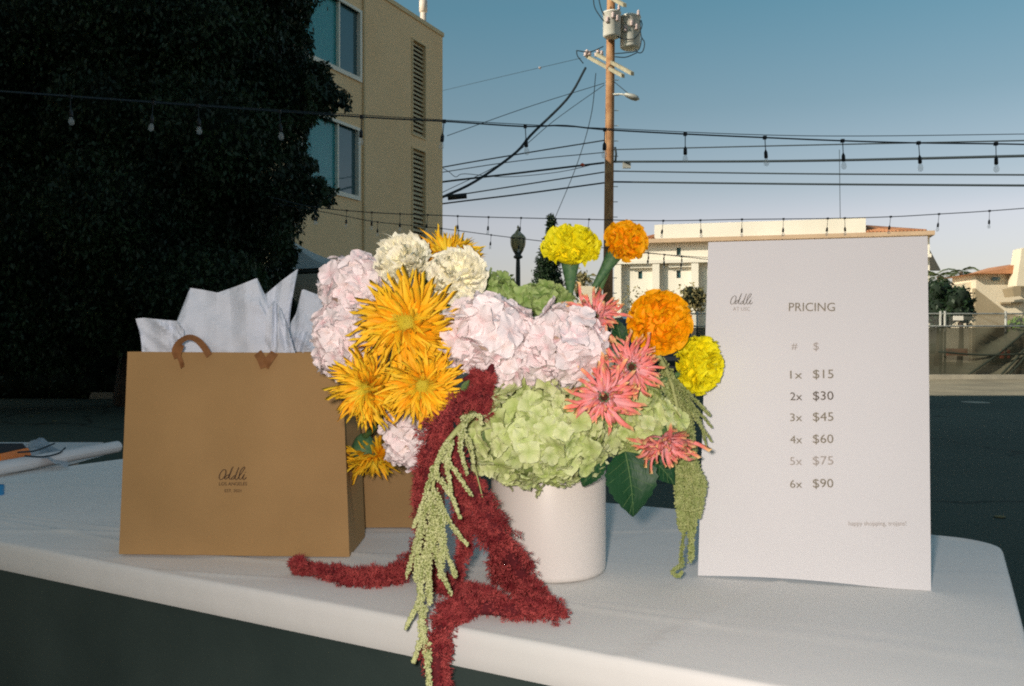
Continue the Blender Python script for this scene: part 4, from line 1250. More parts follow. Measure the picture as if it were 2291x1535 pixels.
M['dark_disc'] = mat('gerbera_dark_centre', (.045, .012, .006), (.10, .03, .015), 400, .9)
M['pet_mari_y'] = petal_mat('yellow_marigold_petal', [(0, (.98, .80, .002)), (.6, (1.0, .88, .008)), (1, (1.0, .92, .02))], rnd=.07, veins=10, transl=.12)
M['pet_mari_o'] = petal_mat('orange_marigold_petal', [(0, (1.0, .38, .0)), (.6, (1.0, .46, .001)), (1, (1.0, .50, .003))], rnd=.06, veins=10, transl=.12)
M['pet_cream'] = petal_mat('cream_carnation_petal', [(0, (.98, .90, .48)), (.35, (1.0, .95, .68)), (1, (1.0, .97, .78))], rnd=.04, veins=16, transl=.08, vein_bump=.12)
M['pet_pink'] = petal_mat('pale_pink_petal', [(0, (.92, .60, .64)), (.3, (.96, .82, .83)), (1, (.97, .89, .88))],
                          [(0, (.90, .78, .70)), (.3, (.97, .91, .89)), (1, (.98, .93, .91))], rnd=.06, veins=9, vein_bump=.35, mottle=((.95, .78, .79), 40))
M['pet_green'] = petal_mat('lime_petal', [(0, (.42, .52, .13)), (.4, (.58, .66, .24)), (1, (.68, .74, .34))],
                           [(0, (.54, .62, .24)), (.4, (.76, .79, .42)), (1, (.90, .90, .58))], rnd=.08, veins=9, vein_bump=.35, mottle=((.42, .58, .18), 45))
M['pet_green2'] = petal_mat('green_bud_petal', [(0, (.22, .36, .08)), (.4, (.36, .50, .15)), (1, (.48, .60, .24))], rnd=.08, veins=9, vein_bump=.3)
M['stem'] = mat('flower_stem', (.07, .16, .05), (.12, .22, .07), 60, .6, .2, 300)
M['leaf_green'] = petal_mat('hydrangea_leaf', [(0, (.018, .085, .028)), (1, (.012, .062, .022))], rnd=.1, veins=7, vein_bump=.8, transl=.1, rough=.45)
M['leaf_light'] = petal_mat('young_leaf', [(0, (.16, .24, .07)), (1, (.22, .30, .11))], rnd=.1, veins=7, vein_bump=.5, rough=.5)
M['calyx'] = mat('calyx_green', (.05, .14, .06), (.11, .22, .09), 200, .6)
M['core_green'] = mat('inner_stems', (.06, .10, .03), (.12, .18, .06), 90, .9)
M['core_orange'] = mat('inner_petals_orange', (1.0, .38, .0), None, rough=.8)
M['core_yellow'] = mat('inner_petals_yellow', (.98, .80, .0), None, rough=.8)
M['core_disc'] = mat('disc_gold', (.55, .46, .03), None, rough=.8)
M['core_cream'] = mat('inner_petals_cream', (.94, .90, .62), None, rough=.8)
M['core_pink'] = mat('inner_florets_pink', (.50, .34, .28), (.34, .34, .18), 60, .9)
M['core_lime'] = mat('inner_florets_lime', (.22, .30, .08), (.34, .42, .14), 60, .9)

LIB = {}
def lib(key, fn):
    if key not in LIB: LIB[key] = fn()
    return LIB[key]

def place(name, mesh, par, pos, out, up, sc=1.0):
    """petal whose +X runs along out and whose +Z is nearest to up (coordinates of the parent)"""
    x = Vector(out).normalized(); z = Vector(up); z = (z - x * z.dot(x))
    if z.length < 1e-4: z = x.orthogonal()
    z.normalize(); y = z.cross(x)
    m3 = Matrix((x, y, z)).transposed()
    return child(name, mesh, par, Matrix.Translation(pos) @ m3.to_4x4() @ Matrix.Scale(sc, 4))

def ellip(rx, rz, n1=10, n2=18, z0=-1.0):
    return MB().lathe([(max(.0005, rx * math.sin(a)), -rz * math.cos(a)) for a in [PI * i / n1 for i in range(n1 + 1)] if -math.cos(a) >= z0 - .01], n2)

def stem_to(t, pts, r=.0028, name='stem', m='stem'):
    MB().tube(smooth_path(pts, 12), r, 7).part(name, M[m], t, True)

def spider(px, py, D, rpx, n, label, group='orange spider chrysanthemums', lowdark=False, dens=1.0, stem=True, seed=0):
    rr = random.Random(seed)
    c = at(px, py, D); rad = rpx * D / FPX
    t = thing('spider_flower', label, 'flower', c, axis_rot(n), group)
    ms = lib('spider', lambda: [petal('petal', M['pet_orange'], 1.0, w, lance, a, b, 7, 2, cup=.9, seed=i, sway=.38) for i, (w, a, b) in enumerate(
        [(.18, .15, -.45), (.15, .05, .6), (.19, .35, -.2), (.13, -.15, .9), (.17, .25, .1), (.12, .6, -.8), (.18, -.1, .3), (.16, .1, -.2), (.14, .3, .5)])])
    mi = lib('spideri', lambda: [petal('petal', M['pet_inner'], 1.0, w, lance, a, b, 6, 2, cup=.9, seed=70 + i, sway=.3) for i, (w, a, b) in enumerate([(.16, .3, -.3), (.14, .1, .6), (.18, .5, -.5)])])
    for ring, (num, el, ln, r0) in enumerate([(42, -.22, 1.0, .05), (44, .02, 1.04, .06), (42, .24, .96, .08), (36, .46, .82, .10), (30, .70, .60, .13)]):
        num = int(num * dens)
        for k in range(num):
            ph = 2 * PI * (k + rr.uniform(-.4, .4)) / num + ring
            e = el + rr.gauss(0, .16)
            o = Vector((math.cos(ph) * math.cos(e), math.sin(ph) * math.cos(e), math.sin(e)))
            place('petal', rr.choice(ms if ring < 4 else mi), t, Vector((math.cos(ph), math.sin(ph), 0)) * rad * r0 + Vector((0, 0, ring * .002 - .004)), o,
                  Vector((rr.gauss(0, .35), rr.gauss(0, .35), 1)), rad * ln * rr.uniform(.82, 1.12))
    sm = lib('spiderc', lambda: [petal('floret', M['pet_yellow_centre'], 1.0, .34, lance, .5, -.4, 3, 2, cup=.6, seed=i) for i in range(3)])
    for k in range(90):
        f = math.sqrt((k + .5) / 90); ph = k * 2.39996
        o = Vector((math.cos(ph) * f * .8, math.sin(ph) * f * .8, 1))
        place('floret', rr.choice(sm), t, Vector((math.cos(ph) * f, math.sin(ph) * f, 0)) * rad * .24 + Vector((0, 0, rad * (.13 - .06 * f))), o, Vector((-math.cos(ph), -math.sin(ph), .3)), rad * (.12 + .13 * f))
    e_ = ellip(rad * .24, rad * .16); e_.v = [tuple(Vector(v) + Vector((0, 0, rad * .04))) for v in e_.v]
    child('disc', e_.mesh('disc', M['core_disc'], True), t)
    return t, c, rad

def gerbera(px, py, D, rpx, n, label, seed=0, closed=0.0, half=False):
    rr = random.Random(seed)
    c = at(px, py, D); rad = rpx * D / FPX
    t = thing('gerbera', label, 'flower', c, axis_rot(n), 'coral spider gerberas')
    ms = lib('gerb', lambda: [petal('petal', M['pet_coral'], 1.0, w, quill, a, b, 7, 2, cup=1.3, seed=10 + i, sway=.42) for i, (w, a, b) in enumerate(
        [(.125, .1, .45), (.11, .5, -.5), (.14, .05, -.5), (.10, .2, 1.2), (.115, .7, -.9), (.125, -.1, .2)])])
    for ring, (num, el, ln, r0) in enumerate([(26, -.05, 1.0, .17), (26, .18, .93, .16), (24, .45, .70, .16), (22, .78, .44, .15)]):
        for k in range(num):
            ph = 2 * PI * (k + rr.uniform(-.42, .42)) / num + ring * .3
            e = el + closed + rr.gauss(0, .22)
            o = Vector((math.cos(ph) * math.cos(e), math.sin(ph) * math.cos(e), math.sin(e)))
            place('petal', rr.choice(ms), t, Vector((math.cos(ph), math.sin(ph), 0)) * rad * r0 + Vector((0, 0, ring * .0012)), o,
                  Vector((rr.gauss(0, .3), rr.gauss(0, .3), 1)), rad * ln * rr.uniform(.68, 1.15))
    sm = lib('gerbc', lambda: [petal('floret', M['coral_disc'], 1.0, .22, lance, .3, -.3, 3, 2, cup=.6, seed=i) for i in range(3)])
    for k in range(60):
        ph = k * 2.39996; f = .11 + .09 * (k % 3) / 2
        o = Vector((math.cos(ph) * .35, math.sin(ph) * .35, 1))
        place('floret', rr.choice(sm), t, Vector((math.cos(ph), math.sin(ph), 0)) * rad * f + Vector((0, 0, .002)), o, Vector((-math.cos(ph), -math.sin(ph), .3)), rad * (.10 + .4 * f))
    child('eye', ellip(rad * .10, rad * .035).mesh('eye', M['dark_disc'], True), t).location = (0, 0, rad * .05)
    child('calyx', MB().lathe([(rad * .05, -rad * .22), (rad * .20, -rad * .08), (rad * .24, 0), (rad * .18, rad * .03), (.001, rad * .035)], 16).mesh('calyx', M['calyx'], True), t)
    return t, c, rad

def pompon(name, px, py, D, rpx, n, squash, pm, cm, label, group, num=230, Lf=.55, wf=.42, seed=0, cut=-.35, notch=.10, ruf=.10, key='mari', cat='flower', open_=0.0, wild=.7):
    rr = random.Random(seed)
    c = at(px, py, D); rad = rpx * D / FPX
    t = thing(name, label, cat, c, axis_rot(n), group)
    ms = lib(key + pm, lambda: [petal('petal', M[pm], 1.0, wf / Lf * (.85 + .1 * i), fan, a, b, 5, 4 if key == 'mari' else 8, cup=.5, ruffle=ruf, freq=(2.2 if key == 'mari' else 3.4) + i * .5, seed=20 + i, notch=notch) for i, (a, b) in enumerate(
        [(0, .5), (.2, -.4), (-.1, .9), (.1, .2), (-.3, .6)])])
    for k in range(num):
        z = 1 - (k + .5) / num * (1 - cut); ph = k * 2.39996
        s_ = math.sqrt(max(0, 1 - z * z))
        d = Vector((math.cos(ph) * s_, math.sin(ph) * s_, z))
        o = Vector((d.x * (1 + open_), d.y * (1 + open_), d.z)) + Vector((rr.gauss(0, .16), rr.gauss(0, .16), rr.gauss(0, .16)))
        base = Vector((d.x, d.y, d.z * squash)) * rad * (1 - Lf) * .98
        up = Vector((rr.gauss(0, 1), rr.gauss(0, 1), rr.gauss(0, 1))) * wild + Vector((-d.x * .8, -d.y * .8, .6 if wild > .5 else 1.0))
        q = rr.uniform(.82, 1.1) if wild > .5 else rr.uniform(.75, 1.28)
        place('petal', rr.choice(ms), t, base, Vector((o.x, o.y, o.z * squash)), up, rad * Lf * q * (1 if squash == 1 else math.sqrt(s_ * s_ + (z * squash) ** 2) * .5 + .5))
    child('inner_petals', ellip(rad * .72, rad * .72 * squash).mesh('inner_petals', M[cm], True), t)
    return t, c, rad

def floret_mesh(m, seed, wide=1.0):
    """four overlapping petals of a hydrangea floret, diameter about 2, facing +Z"""
    rr = random.Random(seed)
    mb = MB(); mb.uv = []
    for q in range(4):
        ph = q * PI / 2 + rr.uniform(-.15, .15)
        L_, W_ = rr.uniform(.9, 1.12), rr.uniform(1.05, 1.35) * wide
        a0, a1 = rr.uniform(.0, .35), rr.uniform(-.5, .5)
        ru = rr.uniform(.06, .17); fp = rr.uniform(0, 6); roll = rr.uniform(-.3, .3)
        b0 = len(mb.v); x = .06; z = q * .012
        nl, nw = 6, 6
        for i in range(nl + 1):
            s_ = i / nl
            w = W_ * .5 * max(.16, math.sin(PI * (s_ * .80 + .09)) ** .7)
            for j in range(nw + 1):
                u = -1 + 2 * j / nw
                yy = u * w
                zz_ = z + .16 * (u * u) * w + ru * s_ * math.sin(u * 4 + fp) + roll * yy * .4 - .05 * (1 - abs(u)) * s_
                xx = x - .12 * L_ * abs(u) ** 2.5 * s_ ** 2 + .05 * (1 - abs(u)) * (s_ > .9)
                mb.v.append((xx * math.cos(ph) - yy * math.sin(ph), xx * math.sin(ph) + yy * math.cos(ph), zz_)); mb.uv.append((j / nw, s_))
            a = a0 + (a1 - a0) * s_
            x += math.cos(a) * L_ / nl; z += math.sin(a) * L_ / nl
        for i in range(nl):
            for j in range(nw):
                p = b0 + i * (nw + 1) + j
                mb.f.append((p, p + nw + 1, p + nw + 2, p + 1))
    b0 = len(mb.v)
    for k in range(6):
        mb.v.append((.07 * math.cos(k), .07 * math.sin(k), .05)); mb.uv.append((.5, 0))
    mb.v.append((0, 0, .13)); mb.uv.append((.5, 0))
    mb.f += [(b0 + k, b0 + (k + 1) % 6, b0 + 6) for k in range(6)]
    return mb.mesh('floret', m, True)

def hydrangea(px, py, D, rx, ry, rz_depth, pm, cm, label, fl=.016, num=110, seed=0, group='hydrangeas', view=-.25, n=(0, -1, 0), squeeze=1.0):
    """a head as an ellipsoid of florets; rx, ry in photograph pixels, rz_depth metres towards the camera"""
    rr = random.Random(seed)
    c = at(px, py, D); a, b = rx * D / FPX, ry * D / FPX
    t = thing('hydrangea', label, 'flower', c, None, group)
    ms = lib('flo' + pm, lambda: [floret_mesh(M[pm], 40 + i) for i in range(8)])
    k = 0; made = 0; tot = int(num / (1 - view) * 2)
    for k in range(tot):
        z = 1 - (k + .5) / tot * 2; ph = k * 2.39996
        s_ = math.sqrt(1 - z * z)
        d = Vector((math.cos(ph) * s_, math.sin(ph) * s_, z))      # z is towards the camera
        if d.z < view: break
        j = rr.uniform(.84, 1.10)
        pos = Vector((d.x * a, -d.z * rz_depth, d.y * b)) * j
        nr = Vector((d.x / a, -d.z / rz_depth, d.y / b)).normalized() + Vector((rr.gauss(0, .36), rr.gauss(0, .36), rr.gauss(0, .36)))
        side = Vector((rr.gauss(0, 1), rr.gauss(0, 1), rr.gauss(0, 1)))
        # out is any direction square to the normal
        nn = nr.normalized(); o = side - nn * side.dot(nn)
        place('floret', rr.choice(ms), t, pos, o, nn, fl * rr.uniform(.68, 1.25)); made += 1
    q = MB(); P_ = []
    for i in range(11):
        row = []
        for jj in range(19):
            th, ph = PI * i / 10, 2 * PI * jj / 18
            row.append((math.sin(th) * math.cos(ph) * a * .86, math.sin(th) * math.sin(ph) * rz_depth * .86, math.cos(th) * b * .86))
        P_.append(row)
    q.grid(P_); child('inner_florets', q.mesh('inner_florets', M[cm], True), t)
    return t

neck = vc + Vector((0, 0, .20))
# --- hydrangeas
hydrangea(1203, 968, 1.105, 158, 116, .062, 'pet_green', 'core_lime', 'largest lime green hydrangea, spilling over the front of the vase', .0125, 215, 1)
hydrangea(1425, 938, 1.135, 92, 88, .050, 'pet_green', 'core_lime', 'lime green hydrangea at the right of the vase, below the gerberas', .0120, 125, 2)
hydrangea(1215, 858, 1.15, 90, 60, .045, 'pet_green', 'core_lime', 'lime green hydrangea cluster directly under the pale pink blooms', .0125, 95, 12)
hydrangea(1212, 678, 1.20, 62, 38, .035, 'pet_green2', 'core_green', 'small deep green hydrangea at the back under the yellow marigold', .0115, 80, 3)
hydrangea(1105, 655, 1.20, 44, 38, .03, 'pet_green2', 'core_green', 'small green hydrangea tuft behind the right cream carnation', .0115, 50, 4)
hydrangea(1092, 756, 1.095, 98, 82, .048, 'pet_pink', 'core_pink', 'pale pink hydrangea in the middle of the bouquet, right of the orange flowers', .0165, 80, 5)
hydrangea(1258, 772, 1.09, 90, 78, .045, 'pet_pink', 'core_pink', 'pale pink hydrangea between the middle one and the coral gerberas', .0165, 72, 6)
hydrangea(1180, 810, 1.10, 85, 50, .04, 'pet_pink', 'core_pink', 'low pale pink hydrangea joining the two middle ones, over the red tassel tip', .0165, 46, 16)
hydrangea(798, 652, 1.17, 72, 76, .045, 'pet_pink', 'core_pink', 'pale pink hydrangea at the top left, left of the cream carnations', .0150, 84, 7)
hydrangea(775, 762, 1.15, 60, 78, .042, 'pet_pink', 'core_pink', 'pale pink hydrangea at the left edge, against the brown paper bag', .0155, 70, 8)
hydrangea(917, 968, 1.17, 50, 76, .04, 'pet_pink', 'core_pink', 'pale pink hydrangea hanging low behind the dark red tassels', .0150, 60, 9)
hydrangea(1118, 885, 1.15, 34, 46, .03, 'pet_pink', 'core_pink', 'small pale pink cluster between the red tassel and the lime hydrangea', .0125, 34, 10)
# --- carnations
pompon('carnation', 905, 588, 1.13, 64, (-.22, -.88, .40), .55, 'pet_cream', 'core_cream', 'cream carnation, upper left one of the pair', 'cream carnations', 130, .80, .78, 31, -.05, .20, .11, 'carn', open_=.25, wild=.48)
pompon('carnation', 1022, 620, 1.115, 67, (.12, -.95, .28), .55, 'pet_cream', 'core_cream', 'cream carnation, lower right one of the pair', 'cream carnations', 130, .80, .78, 32, -.05, .20, .11, 'carn', open_=.25, wild=.48)
# --- marigolds
mg = 'marigolds standing above the bouquet'
t, c, rd = pompon('marigold', 1278, 556, 1.17, 70, (.05, -.48, .88), .66, 'pet_mari_y', 'core_yellow', 'tall lemon yellow marigold on a thick green stem at the top', mg, 270, .55, .40, 41, -.25)
stem_to(t, [c + Vector((0, 0, -.012)), at(1275, 640, 1.185), at(1268, 720, 1.19), neck], .0052)
MB().lathe([(.004, -.045), (.0085, -.022), (.0125, -.004), (.010, .002)], 14, Matrix.Translation(c + Vector((-.001, .004, -.012)))).part('calyx', M['calyx'], t, True)
t, c, rd = pompon('marigold', 1400, 540, 1.17, 53, (.30, -.80, .52), .74, 'pet_mari_o', 'core_orange', 'smaller orange marigold at the top, in front of the utility pole', mg, 240, .55, .40, 42, -.3)
stem_to(t, [c + Vector((-.006, .01, -.012)), at(1362, 602, 1.185), at(1336, 665, 1.19), at(1310, 740, 1.19), neck], .0036)
MB().lathe([(.0035, -.050), (.0065, -.024), (.0105, -.002), (.009, .003)], 14, Matrix.Translation(c + Vector((-.014, .006, -.016))) @ Matrix.Rotation(.55, 4, 'Y')).part('calyx', M['calyx'], t, True)
t, c, rd = pompon('marigold', 1475, 722, 1.10, 77, (.16, -.98, .10), .60, 'pet_mari_o', 'core_orange', 'biggest orange marigold, beside the top left corner of the sign', mg, 280, .52, .36, 43, -.3)
stem_to(t, [c + Vector((0, .015, -.01)), at(1440, 830, 1.15), neck], .004)
t, c, rd = pompon('marigold', 1560, 816, 1.15, 70, (.62, -.75, -.08), .60, 'pet_mari_y', 'core_yellow', 'yellow marigold overlapping the left edge of the sign', mg, 260, .52, .36, 44, -.3)
stem_to(t, [c + Vector((-.01, .015, 0)), at(1490, 850, 1.13), neck], .004)
# --- orange spider flowers
t, c, rd = spider(1000, 578, 1.17, 80, (-.05, -.55, .84), 'orange spider bloom peeping out behind the cream carnations', seed=1)
t, c, rd = spider(910, 724, 1.075, 112, (-.06, -.99, .12), 'largest orange spider bloom with a yellow centre, above the other two', seed=2, dens=1.1)
t, c, rd = spider(824, 868, 1.08, 90, (-.42, -.88, -.18), 'orange spider bloom at the lower left, in front of the paper bag edge', seed=3)
t, c, rd = spider(944, 862, 1.065, 90, (.06, -.98, -.14), 'orange spider bloom at the lower right of the three, beside the red tassel', seed=4)
# hanging one
t, c, rd = spider(834, 1018, 1.33, 74, (.22, -.40, -.88), 'upside down orange bloom hanging on a bent stem before the rear bag', seed=5, dens=.8)
MB().lathe([(.003, .022), (.011, .017), (.0175, .006), (.0215, -.006), (.018, -.010)], 18, Matrix.Translation(c + Vector((-.012, -.004, .010))) @ Matrix.Rotation(-.1, 4, 'Y')).part('calyx', M['calyx'], t, True)
stem_to(t, [c + Vector((-.013, -.004, .028)), at(822, 972, 1.31), at(850, 945, 1.28), at(920, 900, 1.22), neck + Vector((-.04, 0, -.01))], .0045)
# --- gerberas
gerbera(1330, 712, 1.10, 72, (-.10, -.86, .50), 'coral gerbera at the top, behind the right pink hydrangea', 51, .12)
t, c, rd = gerbera(1412, 822, 1.075, 76, (.12, -.98, .12), 'coral gerbera in the middle, below the big orange marigold', 52)
t, c, rd = gerbera(1352, 888, 1.055, 84, (-.14, -.98, -.08), 'coral gerbera at the lower left of the three open ones, over the lime hydrangea', 53)
t, c, rd = gerbera(1490, 985, 1.07, 77, (-.10, -.66, -.74), 'coral gerbera seen from the side, drooping over the dark green leaf', 54, .18)
stem_to(t, [c, at(1478, 930, 1.11), at(1440, 890, 1.15), neck], .003)

# ------------------------------------------------------------------ leaves
def leaf(px, py, D, Lpx, Wpx, ang, tiltn, label, m='leaf_green', serr=.05, bend=-.5, nl=16, nw=8, fold=.25):
    """ang: direction of the tip in the picture (degrees, 0 right, -90 down)"""
    c = at(px, py, D); L_, W_ = Lpx * D / FPX, Wpx * D / FPX
    o = Vector((math.cos(math.radians(ang)), -.15, math.sin(math.radians(ang))))
    t = thing('green_leaf', label, 'leaf', c, None, 'single leaves in the bouquet')
    mb = MB(); mb.uv = []; x = z = 0
    for i in range(nl + 1):
        s_ = i / nl
        w = W_ / 2 * (math.sin(PI * s_ ** .72) ** .85 if 0 < s_ < 1 else .01) * (1 + serr * (1 if i % 2 else -1))
        w = max(w, W_ * .012)
        for j in range(nw + 1):
            u = -1 + 2 * j / nw
            mb.v.append((x, u * w, z + fold * abs(u) * w + .03 * L_ * math.sin(u * 5 + s_ * 7) * s_ * abs(u) - .012 * W_ * (abs(math.sin(i * 1.1)) * abs(u)))); mb.uv.append((j / nw, s_))
        a = .25 + (bend - .25) * s_
        x += math.cos(a) * L_ / nl; z += math.sin(a) * L_ / nl
    mb.f = [(i * (nw + 1) + j, (i + 1) * (nw + 1) + j, (i + 1) * (nw + 1) + j + 1, i * (nw + 1) + j + 1) for i in range(nl) for j in range(nw)]
    bl_ = place('blade', mb.mesh('blade', M[m], True), t, Vector((0, 0, 0)), o, Vector(tiltn))
    mid = [mb.v[i * (nw + 1) + nw // 2] for i in range(nl + 1)]
    rb = MB().tube([Vector(p) + Vector((0, 0, .0004)) for p in mid], [.0011 * (1 - .8 * i / nl) for i in range(nl + 1)], 5)
    for i in range(2, nl - 2, 2):
        for s_ in (0, nw):
            e = Vector(mb.v[min(nl, i + 3) * (nw + 1) + s_]) * .85 + Vector(mid[min(nl, i + 3)]) * .15
            rb.tube([Vector(mid[i]) + Vector((0, 0, .0004)), Vector(mid[i]).lerp(e, .5) + Vector((0, 0, .0006)), e + Vector((0, 0, .0004))], .00035, 3, False)
    vm = rb.mesh('veins', lib('veinmat', lambda: mat('leaf_vein', (.10, .20, .07), None)), True)
    place('veins', vm, t, Vector((0, 0, 0)), o, Vector(tiltn))
    return t
leaf(1398, 1010, 1.085, 150, 118, -82, (.15, -1, .25), 'large dark green pointed leaf hanging right of the vase')
leaf(1340, 1015, 1.09, 84, 62, -118, (-.2, -1, .2), 'smaller dark green leaf hanging at the vase rim')
leaf(1450, 1020, 1.12, 90, 60, -45, (.2, -1, .4), 'dark green leaf tip behind the large hanging leaf')
leaf(1050, 850, 1.05, 74, 24, -112, (-.7, -.7, .2), 'slim light green leaf beside the top of the red tassels', 'leaf_light', 0, -.9)
leaf(1030, 700, 1.13, 60, 34, 150, (0, -.7, .7), 'dark leaf tucked under the right cream carnation')
leaf(940, 620, 1.125, 40, 30, -70, (0, -.9, .3), 'small dark leaf between the two cream carnations')
leaf(1180, 715, 1.12, 52, 22, -10, (0, -.7, .7), 'narrow dark leaf between the two middle pink hydrangeas')
leaf(1470, 850, 1.15, 80, 60, -30, (.2, -.9, .4), 'dark green leaf behind the middle gerbera')
leaf(1390, 780, 1.12, 70, 46, 100, (.2, -.9, .2), 'dark leaf between the top gerbera and the orange marigold')
leaf(1090, 940, 1.085, 60, 30, -100, (-.3, -.9, .2), 'green leaf between the red tassel and the lime hydrangea', 'leaf_light')

# ------------------------------------------------------------------ amaranth tassels
M['ama_red'] = mat('red_amaranth', (.26, .018, .026), (.66, .12, .11), 70, .8, transl=.12, contrast=(.34, .66))
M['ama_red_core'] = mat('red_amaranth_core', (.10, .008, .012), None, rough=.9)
M['ama_green'] = mat('green_amaranth', (.50, .55, .22), (.72, .74, .40), 150, .8, transl=.12)
M['ama_dull'] = mat('dull_green_amaranth', (.34, .42, .13), (.56, .60, .26), 150, .8, transl=.12)
M['ama_stalk'] = mat('amaranth_stalk', (.42, .46, .18), None, rough=.6)
M['ama_green_core'] = mat('green_amaranth_core', (.20, .24, .07), None, rough=.9)

def fuzzy(path, rads, dens, spike, seed, m, width=.0007, tuft=9, jit=.55):
    """bristly tufts along a path, numpy built; returns verts, faces"""
    rg = np.random.default_rng(seed)
    P_ = np.array([p[:] for p in path]); n = len(P_)
    T = np.gradient(P_, axis=0); T /= np.linalg.norm(T, axis=1)[:, None]
    seglen = np.linalg.norm(np.diff(P_, axis=0), axis=1).sum()
    nt_ = int(dens * seglen)
    u = rg.random(nt_) * (n - 1.001); i = u.astype(int); f = (u - i)[:, None]
    base = P_[i] * (1 - f) + P_[i + 1] * f
    tan = T[i]
    rd = np.interp(u, np.arange(n), rads)[:, None]
    d = rg.normal(size=(nt_, 3)); d -= tan * (d * tan).sum(1)[:, None]; d /= np.linalg.norm(d, axis=1)[:, None]
    tb_ = base + d * rd * (.35 + .5 * rg.random((nt_, 1)))
    out = d * .9 + tan * .55
    V = []
    for k in range(tuft):
        dr = out + rg.normal(size=(nt_, 3)) * jit
        dr /= np.linalg.norm(dr, axis=1)[:, None]
        L_ = spike * (.35 + .95 * rg.random((nt_, 1))) * (rd / rads_max(rads)) ** .4
        b = tb_ + rg.normal(size=(nt_, 3)) * .0008
        s1 = np.cross(dr, rg.normal(size=(nt_, 3))); s1 /= np.linalg.norm(s1, axis=1)[:, None]
        s2 = np.cross(dr, s1)
        tip = b + dr * L_
        mid = b + dr * L_ * .5
        V.append(np.stack([b, mid + s1 * width, mid - s1 * width * .5 + s2 * width * .8, mid - s1 * width * .5 - s2 * width * .8, tip], axis=1))
    V = np.concatenate(V).reshape(-1, 3)
    k = np.arange(0, len(V), 5)[:, None]
    F_ = np.concatenate([k + np.array([[0, 2, 1]]), k + np.array([[0, 3, 2]]), k + np.array([[0, 1, 3]]), k + np.array([[1, 2, 4]]), k + np.array([[2, 3, 4]]), k + np.array([[3, 1, 4]])])
    return V, F_
def rads_max(r): return max(r) if hasattr(r, '__len__') else r

def tassel(t, pts, rpx, seed, dens=3000, spike=.0085, m='ama_red', mc='ama_red_core', D0=None, name='tassel'):
    """pts: (px, py, D) along the tassel"""
    W_ = [at(*p) for p in pts]
    path = smooth_path(W_, 40)
    rads = [rpx[0] + (rpx[1] - rpx[0]) * (i / 40) for i in range(41)]
    rads = [1.16 * q * p.y / FPX * (1 + .26 * mnoise.noise(p * 60)) * (1 if i > 2 else .7) * (1 - .62 * (i / 40) ** 4) for i, (q, p) in enumerate(zip(rads, path))]
    # drooping tapered side sprays, each covered in fine bristles
    rg = np.random.default_rng(seed)
    Pn = np.array([p[:] for p in path]); length = np.linalg.norm(np.diff(Pn, axis=0), axis=1).sum()
    nb = int(length / .0021); VV = []; FF = []; off = 0
    for q in range(nb):
        u = rg.random() * 39.9; i = int(u)
        p = Vector(Pn[i]).lerp(Vector(Pn[i + 1]), u - i); tn = Vector(Pn[i + 1] - Pn[i]).normalized()
        d_ = Vector(rg.normal(size=3)); d_ = (d_ - tn * d_.dot(tn)).normalized()
        r_ = rads[i]; le = r_ * rg.uniform(.9, 2.1)
        e1 = p + d_ * r_ * .55 + tn * le * .25
        e2 = p + d_ * r_ * rg.uniform(.75, 1.1) + tn * le * .85 + Vector((0, 0, -.12 * le))
        sp = smooth_path([p, e1, e2], 5)
        k = .0016 + .10 * r_
        v, f = fuzzy(sp, [k, k, k * .9, k * .7, k * .5, k * .25], 17 / max(.004, (e2 - p).length) , spike * .98, int(rg.integers(1 << 30)), m, .00050, 6, .36)
        VV.append(v); FF.append(f + off); off += len(v)
    V, F_ = np.concatenate(VV), np.concatenate(FF)
    org = WM[t.name].inverted()
    V = V + np.array(org.translation)
    o = child(name, np_mesh(name, V, F_, M[m]), t); o['kind'] = 'stuff'
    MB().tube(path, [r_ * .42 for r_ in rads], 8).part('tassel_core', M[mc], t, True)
    return o
def Tt(px, py, h=.010):                      # a point lying h above the table top
    p = on_table(px, py, h); return (px, py, p.y)

rt = thing('red_amaranth', 'dark red amaranth with fuzzy tassels trailing down the vase and along the table', 'flower', at(1085, 850, 1.06))
tassel(rt, [(1102, 815, 1.06), (1088, 850, 1.055), (1060, 888, 1.05)], (13, 27), 1)
tassel(rt, [(1095, 862, 1.065), (1085, 905, 1.06), (1080, 925, 1.06)], (24, 14), 21)
tassel(rt, [(1075, 880, 1.05), (1015, 920, 1.035), (975, 965, 1.025), (958, 1040, 1.03), (945, 1120, 1.05)], (30, 34), 2)
tassel(rt, [(1035, 850, 1.055), (1062, 840, 1.055), (1090, 850, 1.055)], (9, 14), 22)
tassel(rt, [(965, 1000, 1.03), (960, 1100, 1.05), (948, 1180, 1.09)], (34, 30), 3)
tassel(rt, [(1005, 960, 1.04), (1035, 1060, 1.04), (1075, 1120, 1.045), (1088, 1180, 1.06)], (24, 34), 4)
tassel(rt, [(1062, 1085, 1.05), (1082, 1150, 1.05), (1118, 1215, 1.055), (1150, 1262, 1.065), (1185, 1320, 1.07)], (36, 50), 5)
tassel(rt, [(1012, 1030, 1.045), (1030, 1120, 1.05), (1040, 1190, 1.06), (1030, 1290, 1.06)], (24, 14), 6)
tassel(rt, [(1110, 1250, 1.075), Tt(1145, 1300), Tt(1195, 1335), Tt(1246, 1372)], (36, 40), 7)
tassel(rt, [(1140, 1240, 1.075), Tt(1160, 1300), Tt(1205, 1340)], (34, 38), 27)
tassel(rt, [(1070, 1120, 1.045), (1100, 1170, 1.05), (1140, 1225, 1.055)], (30, 36), 32)
tassel(rt, [(952, 1160, 1.08), Tt(945, 1240), Tt(900, 1284), Tt(850, 1294), Tt(770, 1294)], (29, 33), 8)
tassel(rt, [Tt(850, 1296), Tt(775, 1290), Tt(715, 1278), Tt(662, 1268)], (27, 15), 9)
